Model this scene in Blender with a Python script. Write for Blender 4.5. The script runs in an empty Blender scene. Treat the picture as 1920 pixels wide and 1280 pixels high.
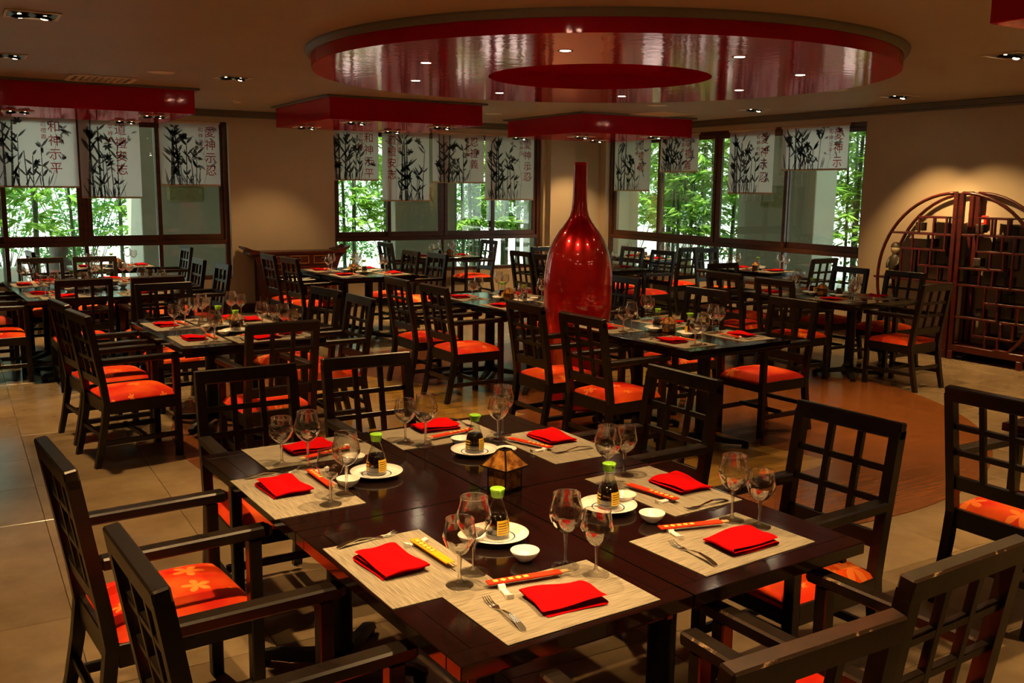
import bpy, math, random
from mathutils import Vector, Matrix
R = math.radians
random.seed(7)
SC = bpy.context.scene
COL = SC.collection

# ------------------------------------------------------------------ camera
FPX, YH, ROLL, THD, HC = 1788.0, 352.0, 0.0115, 30.4, 1.75   # focal (px of 1920), horizon row, roll, heading, eye height
PITCH = math.atan2(640 - YH, FPX)
cam_d = bpy.data.cameras.new('camera'); cam_d.sensor_width = 36.0; cam_d.lens = FPX / 1920 * 36.0
cam_d.clip_start = 0.05; cam_d.clip_end = 200
cam = bpy.data.objects.new('camera', cam_d); COL.objects.link(cam)
CAMM = Matrix.Rotation(R(-THD), 4, 'Z') @ Matrix.Rotation(math.pi / 2 - PITCH, 4, 'X') @ Matrix.Rotation(ROLL, 4, 'Z')
cam.matrix_world = Matrix.Translation((0, 0, HC)) @ CAMM
SC.camera = cam

def ray(x, y):
    return CAMM.to_3x3() @ Vector(((x - 960) / FPX, -(y - 640) / FPX, -1.0))
def at(x, y, z):            # photo pixel -> point on the horizontal plane at height z
    v = ray(x, y); t = (z - HC) / v.z
    return Vector((v.x * t, v.y * t, z))
def onV(x, y, V):           # photo pixel -> point on the wall plane Y = V
    v = ray(x, y); t = V / v.y
    return Vector((v.x * t, V, HC + v.z * t))
def onU(x, y, U):           # photo pixel -> point on the wall plane X = U
    v = ray(x, y); t = U / v.x
    return Vector((U, v.y * t, HC + v.z * t))

# ------------------------------------------------------------------ world, sun, exposure
W = bpy.data.worlds.new('sky'); SC.world = W; W.use_nodes = True
wn = W.node_tree.nodes; wn.clear()
wo = wn.new('ShaderNodeOutputWorld'); wb = wn.new('ShaderNodeBackground')
wb.inputs[0].default_value = (0.93, 0.97, 1.0, 1); wb.inputs[1].default_value = 3.0
W.node_tree.links.new(wb.outputs[0], wo.inputs[0])
sun_d = bpy.data.lights.new('sun_offscreen', 'SUN'); sun_d.energy = 14.0; sun_d.angle = R(1.0); sun_d.color = (1, 0.96, 0.88)
sun = bpy.data.objects.new('sun_offscreen', sun_d); COL.objects.link(sun)
sun.rotation_euler = Vector((0.30, 0.38, -0.87)).to_track_quat('-Z', 'Y').to_euler()
SC.view_settings.view_transform = 'Standard'; SC.view_settings.look = 'None'
SC.view_settings.exposure = 0.0; SC.view_settings.gamma = 1.0; SC.view_settings.use_curve_mapping = False
LAMP = (1.0, 0.60, 0.24)     # warm halogen

# ------------------------------------------------------------------ materials
def nodes(name):
    m = bpy.data.materials.new(name); m.use_nodes = True
    nt = m.node_tree; nt.nodes.clear()
    out = nt.nodes.new('ShaderNodeOutputMaterial')
    return m, nt, out
def N(nt, typ, **kw):
    n = nt.nodes.new(typ)
    for k, v in kw.items():
        if k.startswith('i_'):
            key = k[2:]; key = int(key) if key.isdigit() else key.replace('_', ' ')
            n.inputs[key].default_value = v
        else: setattr(n, k, v)
    return n
def L(nt, a, ao, b, bi): nt.links.new(a.outputs[ao], b.inputs[bi])
def col4(c): return (c[0], c[1], c[2], 1)
def pbr(name, color, rough=0.5, metal=0.0, spec=0.5, var=None, vscale=6.0, stretch=(1, 1, 1), bump=0.0, bscale=40.0, coat=0.0, rvar=0.0, sheen=0.0, bdist=0.002):
    m, nt, out = nodes(name)
    p = N(nt, 'ShaderNodeBsdfPrincipled'); L(nt, p, 0, out, 0)
    p.inputs['Base Color'].default_value = col4(color); p.inputs['Roughness'].default_value = rough
    p.inputs['Metallic'].default_value = metal; p.inputs['Specular IOR Level'].default_value = spec
    p.inputs['Coat Weight'].default_value = coat; p.inputs['Sheen Weight'].default_value = sheen
    tc = None
    if var or bump or rvar:
        tc = N(nt, 'ShaderNodeTexCoord'); mp = N(nt, 'ShaderNodeMapping'); L(nt, tc, 'Object', mp, 0)
        mp.inputs['Scale'].default_value = stretch
    if var or rvar:
        n = N(nt, 'ShaderNodeTexNoise'); n.inputs['Scale'].default_value = vscale; n.inputs['Detail'].default_value = 6
        L(nt, mp, 0, n, 'Vector')
        if var:
            cr = N(nt, 'ShaderNodeValToRGB'); cr.color_ramp.elements[0].position = 0.3; cr.color_ramp.elements[1].position = 0.7
            cr.color_ramp.elements[0].color = col4(color); cr.color_ramp.elements[1].color = col4(var)
            L(nt, n, 0, cr, 0); L(nt, cr, 0, p, 'Base Color')
        if rvar:
            mr = N(nt, 'ShaderNodeMapRange'); mr.inputs['To Min'].default_value = max(0.02, rough - rvar); mr.inputs['To Max'].default_value = rough + rvar
            L(nt, n, 0, mr, 0); L(nt, mr, 0, p, 'Roughness')
    if bump:
        n2 = N(nt, 'ShaderNodeTexNoise'); n2.inputs['Scale'].default_value = bscale; n2.inputs['Detail'].default_value = 3
        L(nt, mp, 0, n2, 'Vector')
        b = N(nt, 'ShaderNodeBump'); b.inputs['Strength'].default_value = bump; b.inputs['Distance'].default_value = bdist
        L(nt, n2, 0, b, 'Height'); L(nt, b, 0, p, 'Normal')
    return m
def emis(name, color, strength):
    m, nt, out = nodes(name); e = N(nt, 'ShaderNodeEmission'); e.inputs[0].default_value = col4(color); e.inputs[1].default_value = strength
    L(nt, e, 0, out, 0); return m
def thin_glass(name, tint, base=0.06, edge=0.9, rough=0.02, blend=0.35):
    m, nt, out = nodes(name)
    t = N(nt, 'ShaderNodeBsdfTransparent'); t.inputs[0].default_value = col4(tint)
    g = N(nt, 'ShaderNodeBsdfGlossy'); g.inputs['Roughness'].default_value = rough; g.inputs[0].default_value = (1, 1, 1, 1)
    lw = N(nt, 'ShaderNodeLayerWeight'); lw.inputs['Blend'].default_value = blend
    mr = N(nt, 'ShaderNodeMapRange'); mr.inputs['To Min'].default_value = base; mr.inputs['To Max'].default_value = edge
    L(nt, lw, 'Facing', mr, 0)
    x = N(nt, 'ShaderNodeMixShader'); L(nt, mr, 0, x, 0); L(nt, t, 0, x, 1); L(nt, g, 0, x, 2); L(nt, x, 0, out, 0)
    return m

M = {}
M['lacquer'] = pbr('black_lacquer', (0.0065, 0.0042, 0.003), 0.30, spec=0.42, var=(0.013, 0.0085, 0.005), vscale=9, bump=0.05, bscale=60, rvar=0.08)
M['tabletop'] = pbr('dark_stained_top', (0.005, 0.0021, 0.0019), 0.11, spec=0.55, var=(0.0085, 0.003, 0.0024), vscale=5, stretch=(1, 6, 1), bump=0.06, bscale=14, rvar=0.035, bdist=0.001)
def worn(name, c0, chip, lo, hi, rough=0.38, sc=28):
    m, nt, out = nodes(name); p = N(nt, 'ShaderNodeBsdfPrincipled'); L(nt, p, 0, out, 0); p.inputs['Roughness'].default_value = rough
    tc = N(nt, 'ShaderNodeTexCoord'); n = N(nt, 'ShaderNodeTexNoise'); n.inputs['Scale'].default_value = sc; n.inputs['Detail'].default_value = 10; n.inputs['Roughness'].default_value = 0.78; L(nt, tc, 'Object', n, 'Vector')
    cr = N(nt, 'ShaderNodeValToRGB'); e = cr.color_ramp.elements; e[0].position = lo; e[1].position = hi; e[0].color = col4(c0); e[1].color = col4(chip)
    L(nt, n, 0, cr, 0); L(nt, cr, 0, p, 'Base Color'); return m
M['wornglint'] = worn('lacquer_worn_glint_edge', (0.012, 0.008, 0.005), (0.12, 0.065, 0.028), 0.60, 0.66, 0.38, 15)  # real edge wear, plus edge highlights put into the colour as chips
M['wornheavy'] = worn('lacquer_heavily_worn_edge', (0.03, 0.015, 0.008), (0.36, 0.22, 0.11), 0.55, 0.61, 0.42, 14)
M['wornbrown'] = worn('brown_worn_lacquer', (0.010, 0.006, 0.004), (0.055, 0.018, 0.008), 0.35, 0.62, 0.33, 9)
M['worngrey'] = worn('grey_worn_lacquer', (0.020, 0.016, 0.011), (0.050, 0.042, 0.030), 0.35, 0.65, 0.36, 12)
M['iron'] = pbr('cast_iron', (0.014, 0.013, 0.011), 0.42, metal=0.3, bump=0.1)
m, nt, out = nodes('red_gloss_paint')
d_ = N(nt, 'ShaderNodeBsdfDiffuse'); d_.inputs[0].default_value = (0.50, 0.004, 0.016, 1)
g_ = N(nt, 'ShaderNodeBsdfGlossy'); g_.inputs[0].default_value = (1.0, 0.62, 0.67, 1); g_.inputs['Roughness'].default_value = 0.08
tc_ = N(nt, 'ShaderNodeTexCoord'); n_ = N(nt, 'ShaderNodeTexNoise'); n_.inputs['Scale'].default_value = 11; n_.inputs['Detail'].default_value = 2; L(nt, tc_, 'Object', n_, 'Vector')
b_ = N(nt, 'ShaderNodeBump'); b_.inputs['Strength'].default_value = 0.25; b_.inputs['Distance'].default_value = 0.004; L(nt, n_, 0, b_, 'Height'); L(nt, b_, 0, g_, 'Normal')
lw_ = N(nt, 'ShaderNodeLayerWeight'); lw_.inputs['Blend'].default_value = 0.4
mr_ = N(nt, 'ShaderNodeMapRange'); mr_.inputs['From Min'].default_value = 0.3; mr_.inputs['To Min'].default_value = 0.04; mr_.inputs['To Max'].default_value = 0.60; L(nt, lw_, 'Facing', mr_, 0)
x_ = N(nt, 'ShaderNodeMixShader'); L(nt, mr_, 0, x_, 0); L(nt, d_, 0, x_, 1); L(nt, g_, 0, x_, 2); L(nt, x_, 0, out, 0); M['redgloss'] = m
M['ceiling'] = pbr('ceiling_paint', (0.40, 0.325, 0.235), 0.55, var=(0.36, 0.29, 0.205), vscale=1.2)
M['wall'] = pbr('wall_paint', (0.54, 0.44, 0.30), 0.7, var=(0.50, 0.405, 0.275), vscale=2.0, bump=0.05, bscale=120)
M['trim'] = pbr('grey_moulding', (0.15, 0.135, 0.105), 0.5)
M['skirt'] = pbr('dark_wood_skirting', (0.07, 0.028, 0.014), 0.35, var=(0.10, 0.04, 0.02), stretch=(1, 8, 1))
M['winwood'] = pbr('window_wood', (0.060, 0.022, 0.012), 0.33, var=(0.115, 0.040, 0.018), vscale=5, stretch=(1, 1, 4), bump=0.08)
M['grout'] = pbr('floor_grout', (0.13, 0.095, 0.055), 0.6)
M['napkin'] = pbr('red_cotton', (0.47, 0.0015, 0.003), 0.9, spec=0.05, bump=0.25, bscale=420, bdist=0.0006, var=(0.40, 0.001, 0.002), vscale=14)
M['ceramic'] = pbr('white_porcelain', (0.82, 0.80, 0.76), 0.12, spec=0.6)
M['bluering'] = pbr('blue_glaze', (0.02, 0.045, 0.16), 0.15)
M['steel'] = pbr('fork_steel', (0.62, 0.60, 0.56), 0.18, metal=1.0)
M['greencap'] = pbr('green_plastic_cap', (0.23, 0.55, 0.02), 0.35, sheen=0.0)
M['soy'] = pbr('soy_sauce', (0.010, 0.004, 0.002), 0.08, spec=0.6)
M['yellowprint'] = pbr('yellow_print', (0.80, 0.50, 0.03), 0.5)
M['sleeve_red'] = pbr('orange_red_paper', (0.55, 0.030, 0.006), 0.7, spec=0.1)
M['sleeve_yellow'] = pbr('yellow_paper', (0.72, 0.32, 0.008), 0.7, spec=0.1)
M['gold'] = pbr('gold_print', (0.85, 0.52, 0.08), 0.4)
M['darkprint'] = pbr('dark_print', (0.10, 0.02, 0.01), 0.6)
M['bare_wood'] = pbr('chopstick_wood', (0.60, 0.38, 0.17), 0.6)
M['redlacquer'] = pbr('red_lacquer_wood', (0.095, 0.010, 0.005), 0.33, var=(0.040, 0.007, 0.004), vscale=7, stretch=(1, 1, 3), bump=0.1)
M['cabinetbrown'] = pbr('dark_red_shelf_board', (0.028, 0.010, 0.006), 0.4, var=(0.045, 0.015, 0.008))
M['brass'] = pbr('aged_brass', (0.20, 0.13, 0.05), 0.4, metal=0.9)
M['ochre'] = pbr('ochre_decoration', (0.40, 0.20, 0.03), 0.5)
M['darkbox'] = pbr('dark_carved_wood', (0.022, 0.016, 0.010), 0.5, var=(0.06, 0.04, 0.02), vscale=30, bump=0.5, bscale=60, bdist=0.004)
M['alarm'] = pbr('alarm_red', (0.60, 0.02, 0.015), 0.4)
M['whiteplastic'] = pbr('white_plastic', (0.70, 0.66, 0.58), 0.4)
M['chrome'] = pbr('lamp_reflector', (0.75, 0.72, 0.66), 0.2, metal=1.0)
M['lampblack'] = pbr('lamp_black', (0.01, 0.01, 0.01), 0.4)
M['bulb'] = emis('lit_bulb', (1.0, 0.80, 0.50), 40.0)
M['ventpaint'] = pbr('vent_paint', (0.75, 0.66, 0.52), 0.5)
M['goblet'] = thin_glass('goblet_glass', (0.95, 0.95, 0.94), 0.15, 0.98, 0.01, 0.42)
M['pane'] = thin_glass('window_pane', (0.87, 0.93, 0.87), 0.05, 0.55, 0.0, 0.25)
M['bottleglass'] = thin_glass('bottle_glass', (0.93, 0.95, 0.92), 0.06, 0.8, 0.01, 0.3)
m, nt, out = nodes('solid_clear_glass'); g = N(nt, 'ShaderNodeBsdfGlass'); g.inputs['IOR'].default_value = 1.45; g.inputs['Roughness'].default_value = 0.0
tr_ = N(nt, 'ShaderNodeBsdfTransparent'); xg = N(nt, 'ShaderNodeMixShader'); xg.inputs[0].default_value = 0.5; L(nt, g, 0, xg, 1); L(nt, tr_, 0, xg, 2); L(nt, xg, 0, out, 0); M['solidglass'] = m
M['concrete'] = pbr('exterior_render', (0.60, 0.60, 0.54), 0.85, var=(0.54, 0.54, 0.485), vscale=2.5)
M['stone'] = pbr('carved_green_stone', (0.30, 0.30, 0.15), 0.8, var=(0.42, 0.40, 0.24), vscale=18, bump=0.8, bscale=25, bdist=0.02)
M['greystone'] = pbr('grey_stone', (0.30, 0.28, 0.26), 0.85, var=(0.20, 0.19, 0.18), vscale=12, bump=0.6, bscale=30, bdist=0.01)
M['gravel'] = pbr('pale_gravel', (0.70, 0.70, 0.68), 0.9, var=(0.58, 0.58, 0.56), vscale=3)
M['culm'] = pbr('bamboo_culm', (0.035, 0.06, 0.02), 0.5, var=(0.08, 0.10, 0.04), vscale=3)
M['doll_face'] = pbr('doll_cream', (0.80, 0.68, 0.44), 0.5)
M['doll_dark'] = pbr('doll_dark', (0.05, 0.04, 0.025), 0.5)
M['doll_robe'] = pbr('doll_ochre_robe', (0.60, 0.40, 0.09), 0.6)
M['metalframe'] = pbr('lantern_frame', (0.05, 0.035, 0.02), 0.4, metal=0.8)

def leafmat(name, c1, c2):
    m, nt, out = nodes(name)
    d = N(nt, 'ShaderNodeBsdfDiffuse'); t = N(nt, 'ShaderNodeBsdfTranslucent'); x = N(nt, 'ShaderNodeMixShader'); x.inputs[0].default_value = 0.45
    g = N(nt, 'ShaderNodeNewGeometry'); cr = N(nt, 'ShaderNodeValToRGB')
    cr.color_ramp.elements[0].color = col4(c1); cr.color_ramp.elements[1].color = col4(c2)
    L(nt, g, 'Random Per Island', cr, 0); L(nt, cr, 0, d, 0); L(nt, cr, 0, t, 0)
    L(nt, d, 0, x, 1); L(nt, t, 0, x, 2); L(nt, x, 0, out, 0); return m
M['leaf'] = leafmat('bamboo_leaf', (0.09, 0.26, 0.03), (0.40, 0.64, 0.12))
M['shrubleaf'] = leafmat('shrub_leaf', (0.04, 0.15, 0.03), (0.14, 0.33, 0.10))

def fabric_blind(name, color):
    m, nt, out = nodes(name)
    d = N(nt, 'ShaderNodeBsdfDiffuse'); t = N(nt, 'ShaderNodeBsdfTranslucent'); x = N(nt, 'ShaderNodeMixShader'); x.inputs[0].default_value = 0.58
    tc = N(nt, 'ShaderNodeTexCoord'); n = N(nt, 'ShaderNodeTexNoise'); n.inputs['Scale'].default_value = 4; L(nt, tc, 'Object', n, 'Vector')
    cr = N(nt, 'ShaderNodeValToRGB'); cr.color_ramp.elements[0].color = col4([c * 0.94 for c in color]); cr.color_ramp.elements[1].color = col4(color)
    L(nt, n, 0, cr, 0); L(nt, cr, 0, d, 0); L(nt, cr, 0, t, 0); L(nt, d, 0, x, 1); L(nt, t, 0, x, 2); L(nt, x, 0, out, 0); return m
M['blind'] = fabric_blind('blind_fabric', (0.92, 0.87, 0.90))
M['ink'] = fabric_blind('ink_dark', (0.16, 0.155, 0.17))
M['ink2'] = fabric_blind('ink_pale', (0.40, 0.38, 0.40))
M['redink'] = fabric_blind('ink_red', (0.50, 0.03, 0.03))
M['blindwood'] = pbr('pale_wood_slat', (0.62, 0.45, 0.30), 0.5)

def tile_mat():
    m, nt, out = nodes('polished_stone_tile')
    p = N(nt, 'ShaderNodeBsdfPrincipled'); L(nt, p, 0, out, 0)
    tc = N(nt, 'ShaderNodeTexCoord'); oi = N(nt, 'ShaderNodeObjectInfo')
    ad = N(nt, 'ShaderNodeVectorMath', operation='ADD'); L(nt, tc, 'Object', ad, 0)
    sc = N(nt, 'ShaderNodeVectorMath', operation='SCALE'); L(nt, oi, 'Location', sc, 0); sc.inputs['Scale'].default_value = 3.7
    L(nt, sc, 0, ad, 1)
    n = N(nt, 'ShaderNodeTexNoise'); n.inputs['Scale'].default_value = 2.2; n.inputs['Detail'].default_value = 8; n.inputs['Roughness'].default_value = 0.62; L(nt, ad, 0, n, 'Vector')
    cr = N(nt, 'ShaderNodeValToRGB'); e = cr.color_ramp.elements
    e[0].position = 0.32; e[0].color = (0.17, 0.118, 0.062, 1); e[1].position = 0.70; e[1].color = (0.285, 0.21, 0.118, 1)
    L(nt, n, 0, cr, 0)
    hs = N(nt, 'ShaderNodeHueSaturation'); L(nt, cr, 0, hs, 'Color')
    mr = N(nt, 'ShaderNodeMapRange'); mr.inputs['To Min'].default_value = 0.88; mr.inputs['To Max'].default_value = 1.12; L(nt, oi, 'Random', mr, 0); L(nt, mr, 0, hs, 'Value')
    L(nt, hs, 0, p, 'Base Color')
    r = N(nt, 'ShaderNodeMapRange'); r.inputs['To Min'].default_value = 0.17; r.inputs['To Max'].default_value = 0.25; L(nt, n, 0, r, 0); L(nt, r, 0, p, 'Roughness')
    return m
M['tile'] = tile_mat()
def wood_floor(name, c1, c2, ang):
    m, nt, out = nodes(name)
    p = N(nt, 'ShaderNodeBsdfPrincipled'); L(nt, p, 0, out, 0)
    tc = N(nt, 'ShaderNodeTexCoord'); mp = N(nt, 'ShaderNodeMapping'); mp.inputs['Rotation'].default_value = (0, 0, ang); mp.inputs['Scale'].default_value = (0.8, 11, 1)
    L(nt, tc, 'Object', mp, 0)
    n = N(nt, 'ShaderNodeTexNoise'); n.inputs['Scale'].default_value = 4; n.inputs['Detail'].default_value = 7; n.inputs['Distortion'].default_value = 0.6; L(nt, mp, 0, n, 'Vector')
    br = N(nt, 'ShaderNodeTexBrick'); mp2 = N(nt, 'ShaderNodeMapping'); mp2.inputs['Rotation'].default_value = (0, 0, ang); L(nt, tc, 'Object', mp2, 0); L(nt, mp2, 0, br, 'Vector')
    br.inputs['Scale'].default_value = 1.0; br.inputs['Brick Width'].default_value = 0.9; br.inputs['Row Height'].default_value = 0.07; br.inputs['Mortar Size'].default_value = 0.0005
    br.inputs['Color1'].default_value = (0.86, 0.86, 0.86, 1); br.inputs['Color2'].default_value = (1.08, 1.08, 1.08, 1); br.inputs['Mortar'].default_value = (0.6, 0.6, 0.6, 1)
    cr = N(nt, 'ShaderNodeValToRGB'); e = cr.color_ramp.elements; e[0].position = 0.3; e[1].position = 0.72; e[0].color = col4(c1); e[1].color = col4(c2); L(nt, n, 0, cr, 0)
    mx = N(nt, 'ShaderNodeMix', data_type='RGBA', blend_type='MULTIPLY'); mx.inputs[0].default_value = 1.0
    L(nt, cr, 0, mx, 'A'); L(nt, br, 0, mx, 'B')
    nt.links.new(mx.outputs['Result'], p.inputs['Base Color'])
    p.inputs['Roughness'].default_value = 0.24
    return m
WOODS = [wood_floor('parquet_red_%d' % i, (0.15, 0.046, 0.011), (0.215, 0.070, 0.015), a) for i, a in enumerate((0.0, 0.8, 1.6, 2.4))]
WOODG = [wood_floor('parquet_gold_%d' % i, (0.23, 0.125, 0.02), (0.36, 0.20, 0.035), a) for i, a in enumerate((0.4, 2.0))]

def mat_weave():
    m, nt, out = nodes('woven_placemat')
    p = N(nt, 'ShaderNodeBsdfPrincipled'); L(nt, p, 0, out, 0); p.inputs['Roughness'].default_value = 0.75
    tc = N(nt, 'ShaderNodeTexCoord')
    def noise(sx, sy):
        mp = N(nt, 'ShaderNodeMapping'); mp.inputs['Scale'].default_value = (sx, sy, 1); L(nt, tc, 'Object', mp, 0)
        n = N(nt, 'ShaderNodeTexNoise'); n.inputs['Scale'].default_value = 1.0; n.inputs['Detail'].default_value = 2; L(nt, mp, 0, n, 'Vector'); return n
    a = noise(12, 330)
    ck = N(nt, 'ShaderNodeTexChecker'); ck.inputs['Scale'].default_value = 420; L(nt, tc, 'Object', ck, 'Vector')
    cr = N(nt, 'ShaderNodeValToRGB'); e = cr.color_ramp.elements; e[0].position = 0.34; e[0].color = (0.17, 0.142, 0.098, 1); e[1].position = 0.62; e[1].color = (0.35, 0.305, 0.225, 1)
    L(nt, a, 0, cr, 0)
    mx = N(nt, 'ShaderNodeMix', data_type='RGBA', blend_type='MULTIPLY'); mx.inputs[0].default_value = 0.35
    L(nt, cr, 0, mx, 'A'); L(nt, ck, 0, mx, 'B'); nt.links.new(mx.outputs['Result'], p.inputs['Base Color'])
    b = N(nt, 'ShaderNodeBump'); b.inputs['Strength'].default_value = 0.3; b.inputs['Distance'].default_value = 0.0006; L(nt, a, 0, b, 'Height'); L(nt, b, 0, p, 'Normal')
    return m
M['placemat'] = mat_weave()

def seat_fabric():
    m, nt, out = nodes('orange_floral_fabric')
    p = N(nt, 'ShaderNodeBsdfPrincipled'); L(nt, p, 0, out, 0); p.inputs['Roughness'].default_value = 0.7; p.inputs['Specular IOR Level'].default_value = 0.15
    tc = N(nt, 'ShaderNodeTexCoord'); oi = N(nt, 'ShaderNodeObjectInfo')
    wob = N(nt, 'ShaderNodeVectorMath', operation='SCALE'); L(nt, oi, 'Location', wob, 0); wob.inputs['Scale'].default_value = 5.3
    ad = N(nt, 'ShaderNodeVectorMath', operation='ADD'); L(nt, tc, 'Object', ad, 0); L(nt, wob, 0, ad, 1)
    n = N(nt, 'ShaderNodeTexNoise'); n.inputs['Scale'].default_value = 4.2; n.inputs['Detail'].default_value = 3; L(nt, ad, 0, n, 'Vector')
    cr = N(nt, 'ShaderNodeValToRGB'); e = cr.color_ramp.elements; e[0].position = 0.40; e[0].color = (0.58, 0.014, 0.003, 1); e[1].position = 0.68; e[1].color = (0.80, 0.105, 0.008, 1)
    L(nt, n, 0, cr, 0)
    fl = N(nt, 'ShaderNodeVectorMath', operation='MULTIPLY'); fl.inputs[1].default_value = (1, 1, 0); L(nt, ad, 0, fl, 0)
    vo = N(nt, 'ShaderNodeTexVoronoi', voronoi_dimensions='2D'); vo.inputs['Scale'].default_value = 5.2; vo.inputs['Randomness'].default_value = 0.9; L(nt, fl, 0, vo, 'Vector')
    sub = N(nt, 'ShaderNodeVectorMath', operation='SUBTRACT'); L(nt, fl, 0, sub, 0); L(nt, vo, 'Position', sub, 1)
    sx = N(nt, 'ShaderNodeSeparateXYZ'); L(nt, sub, 0, sx, 0)
    an = N(nt, 'ShaderNodeMath', operation='ARCTAN2'); L(nt, sx, 1, an, 0); L(nt, sx, 0, an, 1)
    sc = N(nt, 'ShaderNodeSeparateColor'); L(nt, vo, 'Color', sc, 0)
    ph = N(nt, 'ShaderNodeMath', operation='MULTIPLY_ADD'); L(nt, an, 0, ph, 0); ph.inputs[1].default_value = 2.5
    r6 = N(nt, 'ShaderNodeMath', operation='MULTIPLY'); L(nt, sc, 0, r6, 0); r6.inputs[1].default_value = 6.28; L(nt, r6, 0, ph, 2)
    co = N(nt, 'ShaderNodeMath', operation='COSINE'); L(nt, ph, 0, co, 0)
    ab = N(nt, 'ShaderNodeMath', operation='ABSOLUTE'); L(nt, co, 0, ab, 0)
    rad = N(nt, 'ShaderNodeMath', operation='MULTIPLY_ADD'); L(nt, ab, 0, rad, 0); rad.inputs[1].default_value = 0.30; rad.inputs[2].default_value = 0.06
    siz = N(nt, 'ShaderNodeMath', operation='MULTIPLY'); L(nt, rad, 0, siz, 0); L(nt, sc, 1, siz, 1)
    lt = N(nt, 'ShaderNodeMath', operation='LESS_THAN'); L(nt, vo, 'Distance', lt, 0); L(nt, siz, 0, lt, 1)
    mx = N(nt, 'ShaderNodeMix', data_type='RGBA'); L(nt, lt, 0, mx, 0); L(nt, cr, 0, mx, 'A'); mx.inputs['B'].default_value = (0.84, 0.20, 0.028, 1)
    nt.links.new(mx.outputs['Result'], p.inputs['Base Color'])
    return m
M['seat'] = seat_fabric()

def mica():
    m, nt, out = nodes('amber_mica_glass')
    p = N(nt, 'ShaderNodeBsdfPrincipled'); L(nt, p, 0, out, 0); p.inputs['Roughness'].default_value = 0.25
    tc = N(nt, 'ShaderNodeTexCoord'); n = N(nt, 'ShaderNodeTexNoise'); n.inputs['Scale'].default_value = 45; n.inputs['Detail'].default_value = 5; L(nt, tc, 'Object', n, 'Vector')
    cr = N(nt, 'ShaderNodeValToRGB'); e = cr.color_ramp.elements; e[0].position = 0.35; e[0].color = (0.10, 0.028, 0.006, 1); e[1].position = 0.7; e[1].color = (0.42, 0.19, 0.035, 1)
    L(nt, n, 0, cr, 0); L(nt, cr, 0, p, 'Base Color'); return m
M['mica'] = mica()
def vase_mat():
    m, nt, out = nodes('red_lacquer_vase')
    p = N(nt, 'ShaderNodeBsdfPrincipled'); L(nt, p, 0, out, 0); p.inputs['Roughness'].default_value = 0.28; p.inputs['Metallic'].default_value = 0.7; p.inputs['Coat IOR'].default_value = 1.9
    p.inputs['Coat Weight'].default_value = 1.0; p.inputs['Coat Roughness'].default_value = 0.03
    tc = N(nt, 'ShaderNodeTexCoord'); n = N(nt, 'ShaderNodeTexNoise'); n.inputs['Scale'].default_value = 5; n.inputs['Detail'].default_value = 5; L(nt, tc, 'Object', n, 'Vector')
    cr = N(nt, 'ShaderNodeValToRGB'); e = cr.color_ramp.elements; e[0].position = 0.3; e[0].color = (0.42, 0.003, 0.006, 1); e[1].position = 0.7; e[1].color = (0.72, 0.008, 0.010, 1)
    L(nt, n, 0, cr, 0); L(nt, cr, 0, p, 'Base Color'); return m
M['vase'] = vase_mat()

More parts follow.
